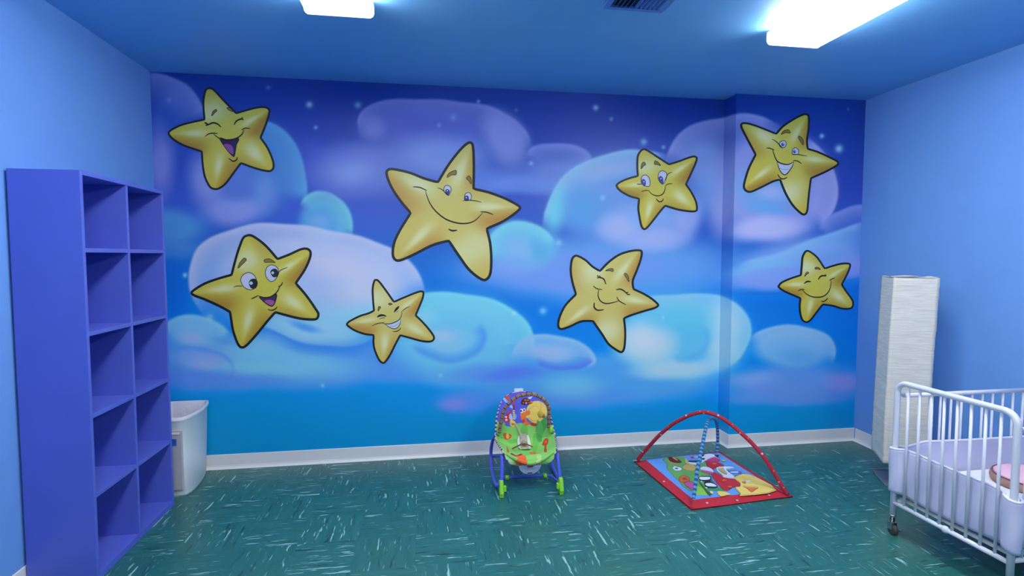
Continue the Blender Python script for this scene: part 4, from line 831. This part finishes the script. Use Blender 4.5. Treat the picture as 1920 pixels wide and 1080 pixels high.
    C = C/255.; C = np.where(C <= .04045, C/12.92, ((C+.055)/1.055)**2.4)
    m = MB(); m.smooth = True; nv = NV+1
    m.add(Vs, [(i*nv+j, (i+1)*nv+j, (i+1)*nv+j+1, i*nv+j+1) for i in range(NU) for j in range(NV)])
    m.build('seat_fabric', mat('seat_print', (130, 210, 90), rough=.85, vcol='paint', bump=.15, bscale=22), t, cols=C, merge=False, fixn=False, solid=.012)
    def patch(name, u0, u1, v0, v1, lift, material, taper=0, par=t, th=.004):
        Pn = []
        for i in range(9):
            row = []
            for j in range(13):
                v = v0+(v1-v0)*j/12; u = u0+(u1-u0)*i/8
                if taper: c0 = (u0+u1)/2; u = c0+(u-c0)*(1-taper*abs(2*j/12-1)**3)
                row.append(S(u, v, lift))
            Pn.append(row)
        m = MB(); m.smooth = True; m.grid(Pn); return m.build(name, material, par, solid=th)
    BE = mat('harness_beige', (196, 186, 162), rough=.8); WB = mat('harness_white', (226, 232, 222), rough=.7)
    h = patch('harness_pad', -.24, .2, .34, .53, .014, WB, .25); patch('crotch_strap', -.15, .1, .32, .55, .021, BE, .1, h)
    m = MB(); m.tube(cr([S(-.3, .66, .004), S(-.22, .62, .007), S(-.14, .57, .012), S(-.08, .5, .022)], 5), .011, 8, flat=.2); m.build('shoulder_strap', BE, t)
    m = MB(); m.tube(cr([S(-.5, .28, .02), S(-.3, .33, .035), S(-.05, .36, .045), S(.2, .32, .03)], 6), .006, 8, flat=.6); m.build('waist_strap', mat('harness_dark', (110, 50, 60), rough=.7), t)
    m = MB(); p = S(-.04, .40, .04); m.ball(p, (.022, .016, .02), 12); m.build('buckle', mat('buckle_tan', (170, 158, 130), rough=.5), t)
    # soft front roll
    m = MB(); m.tube(cr([S(-.9, .10, .012), S(-.5, .055, .014), S(0, .04, .016), S(.5, .055, .014), S(.9, .10, .012)], 6), [.009+.006*math.sin(PI*k/24) for k in range(25)], 12)
    pr = cr([S(-.9, .10, .012), S(-.5, .055, .014), S(0, .04, .016), S(.5, .055, .014), S(.9, .10, .012)], 6)
    fr = m.build('front_roll', [mat('roll_green', (138, 208, 106), rough=.85), mat('roll_orange', (240, 108, 50), rough=.85), mat('roll_tan', (198, 214, 140), rough=.85)], t)
    for pl in fr.data.polygons:
        x = pl.center.x; pl.material_index = 1 if -.085 < x < -.02 else (2 if .04 < x < .065 else 0)
    # vibration unit under the seat
    m = MB(); pl = [(.074*math.cos(a), .074*math.sin(a)) for a in np.linspace(PI, 2*PI, 21)]
    ctr = (.0, .055, .178)
    m.prism([(x+ctr[0], ctr[1]+.0+z*-.25, ctr[2]+z) for x, z in pl], [(x+ctr[0], ctr[1]+.02+z*-.25, ctr[2]+z) for x, z in pl]); un = m.build('soothing_unit', LV, t, bevel=.003)
    m = MB(); m.box((-.018, .053, .160), (.018, .0575, .166)); m.build('red_badge', mat('badge_red', (170, 60, 80), rough=.5), un)
    m = MB(); m.box((-.05, .0595, .150), (.05, .0605, .1515)); m.box((-.03, .061, .143), (.03, .0625, .1445)); m.build('print_lines', mat('print_grey', (150, 150, 180), rough=.5), un)
    m = MB(); m.box((-.016, .068, .112), (.016, .0745, .118)); m.build('switch', mat('unit_dark', (50, 60, 90), rough=.5), un)
    MB().box((-.050, .452, .553), (.012, .458, .573)).build('care_tag', mat('tag_white', (232, 234, 250), rough=.6), t)
    # toy bar: ruffled brown stripes
    Mi = M.inverted()
    def tb(x, y, yy): p = at(x, y, 1, yy); return Mi@p
    px = [(390,985),(405,860),(425,760),(450,660),(485,540),(530,455),(590,375),(700,290),(800,240),(950,208),(1080,212),(1180,245),(1270,300),(1340,370),(1385,460),(1402,560),(1398,680),(1388,780),(1380,885)]
    arc = [tb(900+x/10.8, 720+y/10.8, 3.60-.05*math.sin(PI*k/(len(px)-1))) for k, (x, y) in enumerate(px)]
    arc = cr([tuple(p) for p in arc], 10); Ls = [0]
    for i in range(1, len(arc)): Ls.append(Ls[-1]+(Vector(arc[i])-Vector(arc[i-1])).length)
    n2 = 220; pts = []; rr = []
    for i in range(n2+1):
        s_ = Ls[-1]*i/n2; j = min(max(1, int(np.searchsorted(Ls, s_))), len(arc)-1); f = (s_-Ls[j-1])/max(1e-9, Ls[j]-Ls[j-1]); pts.append(Vector(arc[j-1]).lerp(Vector(arc[j]), f)); rr.append(.0118+.0016*math.sin(i*2*PI/4.4))
    m = MB(); m.tube(pts, rr, 14); bar = m.build('toy_bar', [mat('ruffle_tan', (168, 138, 118), rough=.85), mat('ruffle_brown', (74, 48, 46), rough=.85), mat('ruffle_mid', (120, 92, 80), rough=.85)], t, merge=False)
    for i, pl in enumerate(bar.data.polygons):
        k = (i//14) % 11; pl.material_index = 1 if k < 2 else (2 if k in (4, 7, 9) else 0)
    def tp(x, y, yy=3.535): return Mi@at(900+x/10.8, 720+y/10.8, 1, yy)
    RD = mat('toy_red', (212, 66, 50), rough=.8); TB = mat('toy_tan', (220, 192, 140), rough=.8); YE = mat('toy_yellow', (240, 190, 80), rough=.8); BR = mat('toy_brown', (96, 30, 34), rough=.8); ORG = mat('toy_orange', (224, 130, 60), rough=.8); LB = mat('toy_dot_blue', (160, 170, 226), rough=.8); OC = mat('toy_ochre', (206, 176, 62), rough=.8)
    # hanging toys: dome ladybird in the middle, snail on the right, beaded rattle on the left
    m = MB(); cpt = tp(925, 355); m.cur = 0
    prof = [(.0, .023), (.012, .0215), (.022, .016), (.029, .005), (.031, -.010), (.029, -.015), (0, -.015)]
    m.lathe(prof, tuple(cpt), 20); m.cur = 1
    for dx, dz, dy in ((-.019, -.003, -.022), (-.006, .014, -.021), (.011, .013, -.020), (.018, -.004, -.023)): m.ball((cpt.x+dx, cpt.y+dy, cpt.z+dz), .0058, 10)
    m.ball((cpt.x+.035, cpt.y, cpt.z-.008), (.012, .010, .009), 12); m.cur = 2; m.ball((cpt.x-.001, cpt.y-.028, cpt.z-.004), .0078, 10)
    m.build('ladybird_toy', [BR, ORG, LB], bar)
    m = MB(); cpt = tp(1225, 610); m.cur = 0; m.ball(tuple(cpt), (.021, .014, .026), 18); m.cur = 1
    sp = [(cpt.x-.001+.0036*a*math.cos(a)*.5, cpt.y-.0142+.00055*a, cpt.z+.001+.0038*a*math.sin(a)*.6) for a in np.linspace(.3, 8, 40)]; m.tube(sp, .001, 6)
    m.cur = 2; m.ball((cpt.x+.019, cpt.y, cpt.z-.012), (.013, .012, .015), 12); m.tube([(cpt.x+.002, cpt.y, cpt.z+.015), tuple(tp(1235, 330, 3.56))], .0008, 6); m.build('snail_toy', [OC, mat('toy_line', (130, 100, 40)), mat('toy_rust', (186, 104, 60), rough=.8)], bar)
    m = MB(); m.cur = 0; m.tube([tp(680, 340), tp(690, 420), tp(685, 520)], [.006, .0055, .005], 8); m.ball(tuple(tp(685, 410)), (.008, .006, .009), 10); m.cur = 1
    for y in (545, 585, 625, 665, 705): m.ball(tuple(tp(682, y)), (.0085, .0075, .0062), 12)
    m.cur = 2; m.ball(tuple(tp(668, 790)), (.014, .008, .0135), 14); m.cur = 3; q = tp(660, 800); m.ball((q.x, q.y-.008, q.z), .003, 8)
    m.build('rattle_toy', [RD, TB, YE, BR], bar)
    return t
rocker()
